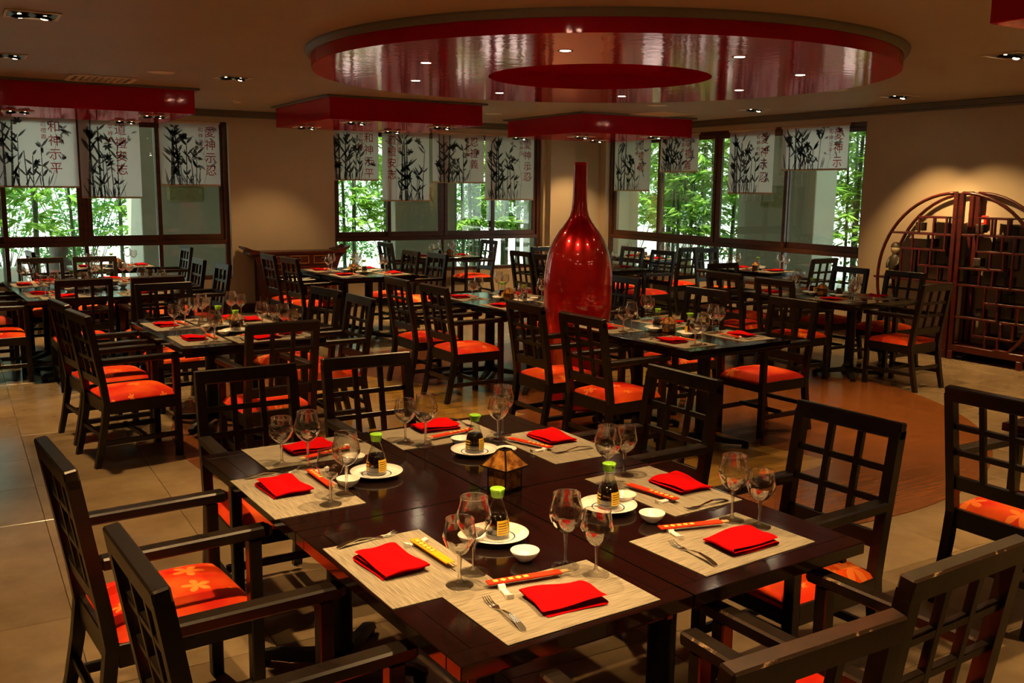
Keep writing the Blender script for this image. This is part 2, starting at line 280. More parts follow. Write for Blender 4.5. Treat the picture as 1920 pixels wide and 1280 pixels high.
# ------------------------------------------------------------------ mesh helpers
class MB:
    def __init__(s, edge=None): s.v = []; s.f = []; s.m = []; s.cur = 0; s.sm = []; s.edge = edge
    def add(s, vs, fs, smooth=False):
        o = len(s.v); s.v += [tuple(v) for v in vs]
        for f in fs: s.f.append([i + o for i in f]); s.m.append(s.cur); s.sm.append(smooth)
        return s
    def box(s, c, d, b=0.0, mat=None):          # centre, size, chamfer
        hx, hy, hz = d[0] / 2, d[1] / 2, d[2] / 2
        vs, fs = [], []
        if b <= 0:
            vs = [(x * hx, y * hy, z * hz) for x in (-1, 1) for y in (-1, 1) for z in (-1, 1)]
            fs = [(0, 1, 3, 2), (4, 6, 7, 5), (0, 4, 5, 1), (2, 3, 7, 6), (0, 2, 6, 4), (1, 5, 7, 3)]
        else:
            b = min(b, hx * .9, hy * .9, hz * .9)
            idx = {}
            for sx in (-1, 1):
                for sy in (-1, 1):
                    for sz in (-1, 1):
                        idx[sx, sy, sz, 0] = len(vs); vs.append((sx * hx, sy * (hy - b), sz * (hz - b)))
                        idx[sx, sy, sz, 1] = len(vs); vs.append((sx * (hx - b), sy * hy, sz * (hz - b)))
                        idx[sx, sy, sz, 2] = len(vs); vs.append((sx * (hx - b), sy * (hy - b), sz * hz))
            I = idx
            def q(*k): return [I[a] for a in k]
            for sgn in (-1, 1):
                fs.append(q((sgn, -1, -1, 0), (sgn, 1, -1, 0), (sgn, 1, 1, 0), (sgn, -1, 1, 0))[::sgn])
                fs.append(q((-1, sgn, -1, 1), (-1, sgn, 1, 1), (1, sgn, 1, 1), (1, sgn, -1, 1))[::sgn])
                fs.append(q((-1, -1, sgn, 2), (1, -1, sgn, 2), (1, 1, sgn, 2), (-1, 1, sgn, 2))[::sgn])
            for a in (-1, 1):
                for c2 in (-1, 1):
                    g = a * c2
                    fs.append(q((a, c2, -1, 0), (a, c2, -1, 1), (a, c2, 1, 1), (a, c2, 1, 0))[::g])
                    fs.append(q((a, -1, c2, 0), (a, 1, c2, 0), (a, 1, c2, 2), (a, -1, c2, 2))[::g])
                    fs.append(q((-1, a, c2, 1), (-1, a, c2, 2), (1, a, c2, 2), (1, a, c2, 1))[::g])
                    for e in (-1, 1):
                        fs.append(q((a, c2, e, 0), (a, c2, e, 1), (a, c2, e, 2))[::a * c2 * e])
        cx = Vector(c)
        if mat is not None: vs = [mat @ Vector(v) + cx for v in vs]
        else: vs = [Vector(v) + cx for v in vs]
        if s.edge is not None and len(fs) > 6:
            n0 = len(s.f); s.add(vs, fs)
            for q in range(n0 + 6, len(s.f)): s.m[q] = s.edge
            return s
        return s.add(vs, fs)
    def beam(s, p, q, w, h, b=0.0, side=(1, 0, 0)):   # bar from p to q, w along side, h along the third axis
        p, q = Vector(p), Vector(q); z = (q - p); ln = z.length; z.normalize()
        x = Vector(side); x = (x - z * x.dot(z)).normalized(); y = z.cross(x)
        m = Matrix((x, y, z)).transposed()
        return s.box((p + q) / 2, (w, h, ln), b, m)
    def lathe(s, prof, seg=24, c=(0, 0, 0), a0=0.0, a1=2 * math.pi, smooth=True):
        vs, fs = [], []; full = abs(a1 - a0 - 2 * math.pi) < 1e-6; n = seg if full else seg + 1
        for r, z in prof:
            for i in range(n):
                a = a0 + (a1 - a0) * i / seg
                vs.append((c[0] + r * math.cos(a), c[1] + r * math.sin(a), c[2] + z))
        for j in range(len(prof) - 1):
            for i in range(seg):
                k = (i + 1) % n if full else i + 1
                fs.append((j * n + i, j * n + k, (j + 1) * n + k, (j + 1) * n + i))
        return s.add(vs, fs, smooth)
    def tube(s, pts, r, seg=8, smooth=True, cap=True):
        pts = [Vector(p) for p in pts]; rr = r if isinstance(r, (list, tuple)) else [r] * len(pts)
        vs, fs = [], []; up = Vector((0.13, 0.21, 1)).normalized()
        for i, p in enumerate(pts):
            t = (pts[min(i + 1, len(pts) - 1)] - pts[max(i - 1, 0)]).normalized()
            x = t.cross(up)
            if x.length < 1e-3: x = t.cross(Vector((1, 0, 0)))
            x.normalize(); y = t.cross(x)
            for k in range(seg):
                a = 2 * math.pi * k / seg; vs.append(p + (x * math.cos(a) + y * math.sin(a)) * rr[i])
        for i in range(len(pts) - 1):
            for k in range(seg):
                k2 = (k + 1) % seg; fs.append((i * seg + k, (i + 1) * seg + k, (i + 1) * seg + k2, i * seg + k2))
        if cap:
            fs.append(tuple(range(seg))); fs.append(tuple(range((len(pts) - 1) * seg, len(pts) * seg))[::-1])
        return s.add(vs, fs, smooth)
    def prism(s, poly, z0, z1, mat=None):         # polygon in XY extruded in Z (mat: optional 4x4)
        n = len(poly); vs = [Vector((x, y, z0)) for x, y in poly] + [Vector((x, y, z1)) for x, y in poly]
        if mat is not None: vs = [mat @ v for v in vs]
        fs = [tuple(range(n))[::-1], tuple(range(n, 2 * n))] + [(i, (i + 1) % n, n + (i + 1) % n, n + i) for i in range(n)]
        return s.add(vs, fs)
    def grid(s, fn, nu, nv, smooth=True):
        vs = [fn(i / nu, j / nv) for j in range(nv + 1) for i in range(nu + 1)]
        fs = [(j * (nu + 1) + i, j * (nu + 1) + i + 1, (j + 1) * (nu + 1) + i + 1, (j + 1) * (nu + 1) + i) for j in range(nv) for i in range(nu)]
        return s.add(vs, fs, smooth)
    def mesh(s, name, mats):
        me = bpy.data.meshes.new(name); me.from_pydata([tuple(v) for v in s.v], [], s.f)
        if not isinstance(mats, (list, tuple)): mats = [mats]
        for mm in mats: me.materials.append(mm)
        me.polygons.foreach_set('material_index', s.m); me.polygons.foreach_set('use_smooth', s.sm)
        me.validate(); me.update(); return me
def obj(name, me, parent=None, loc=None, rz=None):
    o = bpy.data.objects.new(name, me); COL.objects.link(o)
    if parent is not None: o.parent = parent
    if loc is not None: o.location = loc
    if rz is not None: o.rotation_euler = (0, 0, rz)
    return o
def build(mb, name, mats, parent=None, loc=None, rz=None): return obj(name, mb.mesh(name, mats), parent, loc, rz)
def tag(o, label, cat, group=None, kind=None):
    o['label'] = label; o['category'] = cat
    if group: o['group'] = group
    if kind: o['kind'] = kind
    return o
def thing(name, label, cat, loc=(0, 0, 0), rz=0.0, group=None):
    o = bpy.data.objects.new(name, None); COL.objects.link(o); o.empty_display_size = 0.1
    o.location = loc; o.rotation_euler = (0, 0, rz); return tag(o, label, cat, group)
def struct(o): o['kind'] = 'structure'; return o
def inst(parts, name, label, cat, loc, rz=0.0, group=None, scale=1.0):
    """parts: [(name, mesh, [sub-parts])] -> a thing whose parts share mesh data"""
    t = thing(name, label, cat, loc, rz, group); t.scale = (scale,) * 3
    for p in parts:
        c = obj(p[0], p[1], t)
        if len(p) > 2:
            for q in p[2]: obj(q[0], q[1], c)
    return t

# ------------------------------------------------------------------ room shell
V1, U3, ZC = 13.25, 9.45, 2.73          # back wall face, right wall face, ceiling
ULEFT, VNEAR = -3.2, -3.0
RV, RU = V1 + 0.13, U3 + 0.12           # window frame planes
SILL, HEAD = 0.47, 2.58
WIN1, WIN2, WIN3 = (-0.33, 3.31), (4.79, 8.33), (7.86, 13.10)

# ceiling and roof slab, with an added unseen overhang shading the garden piers
mb = MB(); mb.box(((ULEFT - .5 + 11.35) / 2, (VNEAR - .5 + 15.05) / 2, ZC + 0.15), (11.35 - ULEFT + .5, 15.05 - VNEAR + .5, 0.3))
struct(build(mb, 'ceiling', M['ceiling']))
# floor base under tiles
mb = MB(); mb.box(((ULEFT + U3) / 2, (VNEAR + V1) / 2, -0.06), (U3 - ULEFT + 0.6, V1 - VNEAR + 0.6, 0.1))
floor = struct(build(mb, 'floor', M['grout']))
# tiles
TS = 0.65
tm = MB().box((0, 0, 0), (TS - 0.0025, TS - 0.0025, 0.012), 0.0015).mesh('floor_tile', M['tile'])
def infront(p, marg=160):
    q = CAMM.to_3x3().transposed() @ (Vector(p) - Vector((0, 0, HC)))
    if q.z > -0.05: return None
    x = 960 + FPX * q.x / -q.z; y = 640 - FPX * q.y / -q.z
    return (x, y) if (-marg < x < 1920 + marg and -marg < y < 1280 + marg) else None
WC, WR = Vector((4.30, 6.35)), 3.10
tiles, rest = [], []
i0 = 0.97 - 6 * TS
for i in range(24):
    for j in range(26):
        c = Vector((i0 + (i + .5) * TS, 4.06 - 11 * TS + (j + .5) * TS, -0.0055))
        if c.x > U3 - TS * .3 or c.y > V1 - TS * .3 or c.x < ULEFT + TS * .5 or c.y < VNEAR + TS * .5: continue
        if max((Vector((c.x + a, c.y + b)) - WC).length for a in (-TS / 2, TS / 2) for b in (-TS / 2, TS / 2)) < WR - 0.05: continue
        (tiles if infront(c) else rest).append(c)
tiles.sort(key=lambda c: c.length)
for c in tiles[:290]: obj('floor_tile', tm, floor, c)
mb = MB()
for c in tiles[290:] + rest: mb.box(c, (TS - 0.0025, TS - 0.0025, 0.012))
o = build(mb, 'outlying_floor_tiles', M['tile'], floor); o['kind'] = 'stuff'
# round parquet inlay: wedges in two rings
def wedge(r0, r1, a0, a1, z0, z1, n=6):
    pts = [(r1 * math.cos(a0 + (a1 - a0) * k / n), r1 * math.sin(a0 + (a1 - a0) * k / n)) for k in range(n + 1)]
    if r0 > 0: pts += [(r0 * math.cos(a1 - (a1 - a0) * k / n), r0 * math.sin(a1 - (a1 - a0) * k / n)) for k in range(n + 1)]
    else: pts.append((0, 0))
    return MB().prism(pts, z0, z1)
GOLD = {14, 15, 16, 12, 13, 22, 23}
for k in range(24):
    a0 = R(15 * k - 180) ; a1 = a0 + R(15)
    ctr = 15 * k - 172.5
    gold = (-105 < ctr < -75) or (115 < ctr) or (ctr < -165) or (20 < ctr < 50)
    w = build(wedge(0.55, 2.28, a0 + 0.0006, a1 - 0.0006, 0.001, 0.006), 'parquet_wedge', WOODG[k % 2] if gold else WOODS[k % 4], floor, (WC.x, WC.y, 0))
for k in range(16):
    a0 = R(22.5 * k)
    build(wedge(2.28, WR, a0 + 0.0004, a0 + R(22.5) - 0.0004, 0.001, 0.006), 'parquet_border', WOODS[k % 4], floor, (WC.x, WC.y, 0))
build(wedge(0, 0.55, 0, 2 * math.pi * 0.99999, 0.001, 0.006, 40), 'parquet_centre', WOODS[0], floor, (WC.x, WC.y, 0))

# walls with window openings (one mesh each)
def wall_with_openings(name, along, fixed, lo, hi, wins, depth=0.30, sign=1):
    mb = MB()
    def seg(a, b, z0, z1):
        if b - a < 1e-4 or z1 - z0 < 1e-4: return
        if along == 'x': mb.box(((a + b) / 2, fixed + sign * depth / 2, (z0 + z1) / 2), (b - a, depth, z1 - z0))
        else: mb.box((fixed + sign * depth / 2, (a + b) / 2, (z0 + z1) / 2), (depth, b - a, z1 - z0))
    x = lo
    for a, b in wins:
        seg(x, a, 0, ZC); seg(a, b, 0, SILL); seg(a, b, HEAD, ZC); x = b
    seg(x, hi, 0, ZC)
    return struct(build(mb, name, M['wall']))
wb_ = wall_with_openings('wall_back', 'x', V1, ULEFT - 0.3, U3 + 0.3, [WIN1, WIN2])
wr_ = wall_with_openings('wall_right', 'y', U3, VNEAR - 0.3, V1, [WIN3])
wl_ = wall_with_openings('wall_left', 'y', ULEFT, VNEAR - 0.3, V1, [], sign=-1)
wn_ = wall_with_openings('wall_near', 'x', VNEAR, ULEFT, U3, [], sign=-1)
mb = MB(); mb.box((8.61, V1 - 0.07, ZC / 2), (0.46, 0.14, ZC)); build(mb, 'pilaster', M['wall'], wb_)
# skirting and ceiling moulding
def baseboard(name, c, d): return struct(build(MB().box(c, d, 0.004), name, M['skirt']))
baseboard('baseboard_back', ((ULEFT + U3) / 2, V1 - 0.012, 0.06), (U3 - ULEFT, 0.024, 0.12))
baseboard('baseboard_right', (U3 - 0.012, (VNEAR + V1) / 2, 0.06), (0.024, V1 - VNEAR, 0.12))
n = 1
for c, d in ((((ULEFT + U3) / 2, V1 - 0.03, ZC - 0.03), (U3 - ULEFT, 0.06, 0.06)), (((ULEFT + U3) / 2, V1 - 0.015, ZC - 0.075), (U3 - ULEFT, 0.03, 0.03)),
             ((U3 - 0.03, (VNEAR + V1) / 2, ZC - 0.03), (0.06, V1 - VNEAR, 0.06)), ((U3 - 0.015, (VNEAR + V1) / 2, ZC - 0.075), (0.03, V1 - VNEAR, 0.03))):
    struct(build(MB().box(c, d, 0.006), 'trim_%d' % n, M['trim'])); n += 1

# windows: four bays, fixed lights below the transom, sliding sashes above
def window(name, along, lo, hi, fixed):
    root = thing(name, 'dark brown wooden window with sliding sashes above a row of fixed lights', 'window'); root['kind'] = 'structure'
    for k in ('label', 'category'): del root[k]
    def bar(nm, a0, a1, z0, z1, off=0.0, dep=0.07, mat='winwood', par=root, b=0.004):
        if along == 'x': return build(MB().box(((a0 + a1) / 2, fixed + off, (z0 + z1) / 2), (a1 - a0, dep, z1 - z0), b), nm, M[mat], par)
        return build(MB().box((fixed + off, (a0 + a1) / 2, (z0 + z1) / 2), (dep, a1 - a0, z1 - z0), b), nm, M[mat], par)
    T0, T1 = 0.945, 1.005
    bar('window_frame_jamb', lo, lo + 0.06, SILL, HEAD); bar('window_frame_jamb', hi - 0.06, hi, SILL, HEAD)
    bar('window_head', lo + .06, hi - .06, HEAD - 0.05, HEAD); bar('window_sill', lo + .06, hi - .06, SILL, SILL + 0.05, dep=0.16, off=-0.02)
    bar('transom', lo + .06, hi - .06, T0, T1, dep=0.10)
    q = (hi - lo) / 4
    for k in range(1, 4):
        x = lo + q * k; bar('lower_mullion', x - 0.025, x + 0.025, SILL + 0.05, T0)
        if k == 2: bar('upper_mullion', x - 0.03, x + 0.03, T1, HEAD - 0.05)
    for k in range(4):
        a, b = lo + q * k, lo + q * (k + 1)
        off = 0.025 if k in (0, 3) else -0.03
        a2 = max(a - (0.03 if k in (1, 3) else 0.0), lo + .06); b2 = min(b + (0.03 if k in (0, 2) else 0.0), hi - .06)
        if k == 1: b2 = b - .03
        if k == 2: a2 = a + .03
        sx = bar('sash_stile', a2, a2 + 0.055, T1, HEAD - 0.05, off, 0.04); bar('sash_stile', b2 - 0.055, b2, T1, HEAD - 0.05, off, 0.04)
        bar('sash_rail', a2 + .055, b2 - .055, T1, T1 + 0.075, off, 0.04); bar('sash_rail', a2 + .055, b2 - .055, HEAD - 0.11, HEAD - 0.05, off, 0.04)
        bar('window_pane', a2 + .055, b2 - .055, T1 + .075, HEAD - .11, off, 0.006, 'pane', root, 0)
        bar('window_pane', max(a, lo + .03) + .025, min(b, hi - .03) - .025, SILL + .05, T0, 0.0, 0.006, 'pane', root, 0)
    return root
window('window_1', 'x', WIN1[0], WIN1[1], RV); window('window_2', 'x', WIN2[0], WIN2[1], RV); window('window_3', 'y', WIN3[0], WIN3[1], RU)

# ------------------------------------------------------------------ dropped red ceiling panels and ring
ZP, ZD = 2.47, 2.60
OC = Vector((4.43, 6.26))
def spot(loc, energy, ang=100, blend=0.6, d=(0, 0, -1), r=0.03, parent=None, color=LAMP, name='downlight_bulb'):
    l = bpy.data.lights.new(name, 'SPOT'); l.energy = energy; l.spot_size = R(ang); l.spot_blend = blend; l.shadow_soft_size = r; l.color = color
    o = bpy.data.objects.new(name, l); COL.objects.link(o); o.location = loc
    o.rotation_euler = Vector(d).to_track_quat('-Z', 'Y').to_euler()
    return o
def red_panel(u0, u1, v0, v1, label):
    r = thing('ceiling_panel', label, 'ceiling panel', ((u0 + u1) / 2, (v0 + v1) / 2, ZP), 0, 'square red dropped ceiling panels')
    w, d = u1 - u0, v1 - v0
    build(MB().box((0, 0, (ZC - ZP) / 2 - 0.01), (w, d, ZC - ZP - 0.02), 0.003), 'panel_box', M['redgloss'], r)
    for sx, sy, ww, dd in ((0, -1, w + .10, .05), (0, 1, w + .10, .05), (-1, 0, .05, d), (1, 0, .05, d)):
        build(MB().box((sx * (w / 2 + .025), sy * (d / 2 + .025), ZC - ZP - 0.011), (ww, dd, 0.022), 0.004), 'moulding', M['trim'], r)
    return r
PANELS = [((-0.3, at(366, 214, ZP).x, at(366, 214, ZP).y, at(366, 214, ZP).y + 1.75), 'long red dropped ceiling panel over the table set for eight by the garden window'),
          ((at(622, 223, ZP).x - .02, at(910, 236, ZP).x, at(622, 223, ZP).y, at(622, 223, ZP).y + 2.0), 'square red dropped ceiling panel above the table near the carved sideboard'),
          ((at(1098, 248, ZP).x - .04, at(1304, 257, ZP).x, at(1098, 248, ZP).y, at(1098, 248, ZP).y + 1.95), 'square red dropped ceiling panel in the corner between the two windows'),
          ((at(1855, 45, ZP).x, at(1855, 45, ZP).x + 2.0, at(1855, 45, ZP).y - 2.0, at(1855, 45, ZP).y), 'square red dropped ceiling panel away from the windows')]
for p, lab in PANELS: red_panel(*p, lab)
ring = thing('ceiling_ring', 'round glossy red dropped ceiling disc with a hole above the tall vase', 'ceiling panel', (OC.x, OC.y, ZD))
RD, RH = 2.19, 0.86
mb = MB(); mb.lathe([(RH, 0), (RD, 0)], 96, smooth=False); mb.f = [f[::-1] for f in mb.f]; build(mb, 'ring_underside', M['redgloss'], ring)
mb = MB(); mb.lathe([(RD, 0), (RD, ZC - ZD)], 96); build(mb, 'ring_fascia', M['redgloss'], ring)
mb = MB(); mb.lathe([(RH, ZC - ZD), (RH, 0)], 72); build(mb, 'ring_inner_rim', M['redgloss'], ring)
mb = MB(); mb.lathe([(0.001, ZC - ZD - .004), (RH, ZC - ZD - .004)], 72, smooth=False); mb.f = [f[::-1] for f in mb.f]; build(mb, 'ring_recess_top', M['redgloss'], ring)
mb = MB(); mb.lathe([(RD, ZC - ZD - .045), (RD + .022, ZC - ZD - .045), (RD + .026, ZC - ZD - .025), (RD + .040, ZC - ZD - .02), (RD + .044, ZC - ZD)], 96); build(mb, 'moulding', M['trim'], ring)

# ------------------------------------------------------------------ lamps
me_rim = MB().lathe([(0.034, 0.0), (0.048, -0.003), (0.052, 0.0)], 24).mesh('rim', M['brass'])
me_bulb = MB().lathe([(0.001, -0.002), (0.034, -0.001)], 20, smooth=False).mesh('bulb', M['bulb'])
def ring_light(x, y, e):
    t = thing('ring_downlight', 'small round brass downlight set in the red ceiling disc', 'light', (x, y, ZD), 0, 'downlights of the red ceiling disc')
    obj('rim', me_rim, t); obj('bulb', me_bulb, t)
    s = spot((0, 0, -0.012), e); s.parent = t
E_RING, E_SPOT = 85.0, 275.0
for k in range(8):
    a = R(45 * k + 1.5); ring_light(OC.x + 1.5 * math.cos(a), OC.y + 1.5 * math.sin(a), E_RING)
# square recessed twin spots
mb = MB()
for c, d in (((0, .13, 0), (.30, .02, .008)), ((0, -.13, 0), (.30, .02, .008)), ((.14, 0, 0), (.02, .24, .008)), ((-.14, 0, 0), (.02, .24, .008))): mb.box(c, d, .002)
me_sqf = mb.mesh('bezel', M['ventpaint'])
me_well = MB().box((0, 0, 0.001), (.26, .24, .002)).mesh('lamp_well', M['lampblack'])
def gimbal():
    cup = MB(); cup.lathe([(0.012, 0.014), (0.035, 0.012), (0.052, 0.0), (0.056, -0.006)], 20)
    b = MB(); b.lathe([(0.001, -0.010), (0.014, -0.008), (0.022, -0.003), (0.026, 0.004), (0.022, .008)], 16)
    return cup.mesh('lamp_cup', M['chrome']), b.mesh('bulb', M['bulb'])
me_cup, me_gb = gimbal()
def twin_spot(x, y, z, e, label, group, rz=0.0, tilt=(0.3, 0.2), aim=(0, 0, -1), ang=72, off=''):
    t = thing('twin_spotlight_%s_offscreen' % off if off else 'twin_spotlight', label, 'light', (x, y, z - 0.004), rz, group)
    obj('bezel', me_sqf, t); obj('lamp_well', me_well, t)
    for s, tl in ((-1, tilt[0]), (1, tilt[1])):
        c = obj('lamp_cup', me_cup, t, (s * 0.065, 0, -0.014)); c.rotation_euler = (tl * .6, s * 0.12, 0)
        obj('bulb_%s_%s_offscreen' % (off, 'first' if s < 0 else 'second') if off else 'bulb', me_gb, c)
    if e > 0:
        for a_ in (aim if isinstance(aim, list) else [aim]):
            s = spot((0, 0, -0.07), e, ang, 0.7, a_, name='downlight_%s_offscreen' % off if off else 'downlight_bulb'); s.parent = t
    return t
GP, GC = 'spotlights set in the red panels', 'spotlights recessed in the plain ceiling'
LP = 'square recessed twin spotlight set in red'
LC = 'square recessed twin spotlight in the brown plain ceiling'
for px in ((33, 208), (288, 217), (235, 227), (575, 238), (668, 229), (736, 246), (829, 238), (1090, 256), (1228, 256), (1118, 263), (975, 258)):
    p = at(*px, ZP); twin_spot(p.x, p.y, ZP, E_SPOT * (.2 if px[0] == 575 else .35 if px[0] == 1118 else 1), LP + (' in the long panel' if px[0] < 400 else ' in the panel near the sideboard' if px[0] < 900 else ' in the corner panel'), GP, random.uniform(-.1, .1), aim={575: (-.12, .5, -.86), 1118: (.15, .55, -.83)}.get(px[0], (0, 0, -1)))
# the red panel cut by the photograph's border carries four spotlights like the others
for u, v, nm in ((4.5, 1.2, 'panel_near'), (5.4, 1.2, 'panel_near_right'), (4.5, 2.1, 'panel_far'), (5.4, 2.1, 'panel_far_right')): twin_spot(u, v, ZP, E_SPOT, LP, GP, off=nm)
for px in ((60, 27), (10, 103), (437, 145), (1895, 103), (1415, 205), (1685, 180)):
    p = at(*px, ZC); twin_spot(p.x, p.y, ZC, E_SPOT * (.6 if px[0] == 1685 else 1), LC, GC, aim=[(.36, .05, -.93), (.30, -.36, -.88)] if px[0] == 1685 else (.42, 0, -.9) if px[0] == 60 else (-.2, -.3, -.93) if px[0] == 437 else (0, 0, -1))
# unseen spotlights: visible rows carried on, and lamps inferred from the lit foreground tables
for u, v, nm in ((0.5, 2.2, 'tile_row'), (0.5, 4.4, 'tile_row_next'), (1.6, 2.75, 'over_block'), (1.75, 1.35, 'over_worn_chairs'), (2.6, 4.1, 'over_block_far'), (8.65, 4.6, 'shelf_row')):
    twin_spot(u, v, ZC, E_SPOT, LC, GC, off=nm)

# round speakers, smoke detector, vents
for px, lab in (((302, 135), 'round ceiling speaker grille near the long red panel'), ((1232, 197), 'round ceiling speaker grille between red disc and corner panel'), ((1565, 168), 'round ceiling speaker grille near the moon shelf'), ((925, 213), 'round ceiling speaker grille between the two square red panels')):
    p = at(*px, ZC); t = thing('ceiling_speaker', lab, 'speaker', (p.x, p.y, ZC - .002))
    build(MB().lathe([(0.001, -.004), (.10, -.006), (.115, -.004), (.12, 0.0)], 32), 'grille', M['ventpaint'], t)
p = at(445, 188, ZC); tag(build(MB().lathe([(0.001, -.035), (.03, -.033), (.05, -.02), (.055, 0.002)], 24), 'smoke_detector', M['whiteplastic'], None, (p.x, p.y, ZC)), 'small white smoke detector on the brown ceiling', 'smoke detector')
for px, lab, w in (((190, 147), 'slatted square ceiling air vent beside the long red panel', .55), ((1245, 213), 'slatted square ceiling air vent beside the corner red panel', .6)):
    p = at(*px, ZC); t = thing('ceiling_vent', lab, 'air vent', (p.x, p.y + .05, ZC - .004))
    mb = MB()
    for c, d in (((0, w / 2, 0), (w, .05, .012)), ((0, -w / 2, 0), (w, .05, .012)), ((w / 2, 0, 0), (.05, w - .05, .012)), ((-w / 2, 0, 0), (.05, w - .05, .012))): mb.box(c, d, .003)
    build(mb, 'frame', M['ventpaint'], t); build(MB().box((0, 0, .004), (w - .05, w - .05, .003)), 'duct', M['trim'], t)
    for k in range(8):
        x = -w / 2 + .05 + (w - .1) * (k + .5) / 8
        build(MB().box((x, 0, -.002), (.03, w - .06, .004), .001, Matrix.Rotation(.5, 3, 'Y')), 'vent_slat', M['ventpaint'], t)

# ------------------------------------------------------------------ roller blinds with printed bamboo
def text_mesh(s, size):
    cu = bpy.data.curves.new('text', 'FONT'); cu.body = s; cu.size = size; cu.align_x = 'CENTER'; cu.resolution_u = 2
    o = bpy.data.objects.new('text', cu); COL.objects.link(o)
    bpy.context.view_layer.update()
    me = bpy.data.meshes.new_from_object(o)
    vs = [v.co.copy() for v in me.vertices]; fs = [list(p.vertices) for p in me.polygons]
    bpy.data.objects.remove(o); bpy.data.curves.remove(cu); bpy.data.meshes.remove(me)
    return vs, fs
TXT = {}
def leaf2(mb, x, y, ang, ln, wd, z):
    ca, sa = math.cos(ang), math.sin(ang)
    prof = [(0, 0), (.25, .8), (.5, 1), (.75, .62), (1, 0), (.75, -.5), (.5, -.9), (.25, -.75)]
    pts = [(x + (t * ln) * ca - (s * wd / 2) * sa, y + (t * ln) * sa + (s * wd / 2) * ca) for t, s in prof]
    mb.add([(px, py, z) for px, py in pts], [tuple(range(8))])
def clipx(v, lo, hi): return max(lo, min(hi, v))
def bamboo_print(w, h, seed, tx=.3, pale=True):
    rnd = random.Random(seed); mb = MB(); z = 0.0
    side = -1 if tx > 0 else 1
    cx = side * w * 0.13
    if pale:                                    # pale twig behind
        mb.cur = 1
        tx = -side * w * 0.22
        pts = [(tx, 0.02)]
        for k in range(9): pts.append((pts[-1][0] + rnd.uniform(-.025, .03), pts[-1][1] + h * .095))
        for a, b in zip(pts, pts[1:]):
            mb.add([(a[0] - .003, a[1], z), (a[0] + .003, a[1], z), (b[0] + .002, b[1], z), (b[0] - .002, b[1], z)], [(0, 1, 2, 3)])
        for p in pts[2:]:
            d = rnd.choice((-1, 1)); ex, ey = clipx(p[0] + d * rnd.uniform(.06, .14), -w * .47, w * .47), min(p[1] + rnd.uniform(.02, .1), h * .95)
            mb.add([(p[0], p[1] - .003, z), (p[0], p[1] + .003, z), (ex, ey, z)], [(0, 1, 2)])
            for q in range(rnd.choice((1, 3, 5))):
                a = rnd.uniform(0, 6.28); ln = min(rnd.uniform(.05, .09), w * .5 - abs(ex) - .005 + .03)
                if abs(ex + math.cos(a) * ln) < w * .49 and .01 < ey + math.sin(a) * ln < h * .97: leaf2(mb, ex, ey, a, ln, .03, z)
    mb.cur = 0; z = 0.0006
    for k in range(7):
        big = k < 3
        x = cx + (k - 3) * w * .075 + rnd.uniform(-.02, .02); wd = (.030 if big else .014) * min(1, w / .7) * rnd.uniform(.8, 1.15)
        top = h * (rnd.uniform(.80, 1.0) if big else rnd.uniform(.35, .75)); lean = rnd.uniform(-.07, .07)
        y = 0.0; seg = h * rnd.uniform(.12, .17)
        while y < top:
            y2 = min(y + seg, top); t = wd * (1 - .45 * y / h)
            a, b = x + lean * y, x + lean * (y2 - .008)
            mb.add([(a - t / 2, y, z), (a + t / 2, y, z), (b + t * .46, y2 - .008, z), (b - t * .46, y2 - .008, z)], [(0, 1, 2, 3)])
            mb.add([(b - t * .6, y2 - .009, z), (b + t * .6, y2 - .009, z), (b + t * .5, y2 - .004, z), (b - t * .5, y2 - .004, z)], [(0, 1, 2, 3)])
            for q in range(rnd.choice((0, 1, 2, 2))):
                d = rnd.choice((-1, 1)); a = math.pi / 2 - d * rnd.uniform(.35, .95); ln = rnd.uniform(.12, .24) * (1 if big else .7)
                if abs(b + math.cos(a) * ln) < w * .485 and y2 + math.sin(a) * ln < h * .985: leaf2(mb, b, y2, a, ln, rnd.uniform(.024, .036), z)
            y = y2
    for k in range(16):                          # grass blades at the foot
        x = cx + rnd.uniform(-.30, .30) * w; d = rnd.choice((-1, 1)); a = math.pi / 2 - d * rnd.uniform(.05, .5)
        leaf2(mb, x, 0.0, a, rnd.uniform(.10, .26), .015, z)
    for k in range(5):                           # maple-like sprays
        x, y = clipx(cx + side * rnd.uniform(-.22, .42) * w, -w * .38, w * .38), rnd.uniform(.30, .92) * h
        a0 = rnd.uniform(0, 6.28)
        for q in (-1.5, -.75, 0, .75, 1.5):
            ln = .085 - .015 * abs(q)
            if abs(x + math.cos(a0 + q) * ln) < w * .485 and .02 < y + math.sin(a0 + q) * ln < h * .985: leaf2(mb, x, y, a0 + q, ln, .034, z)
    return mb
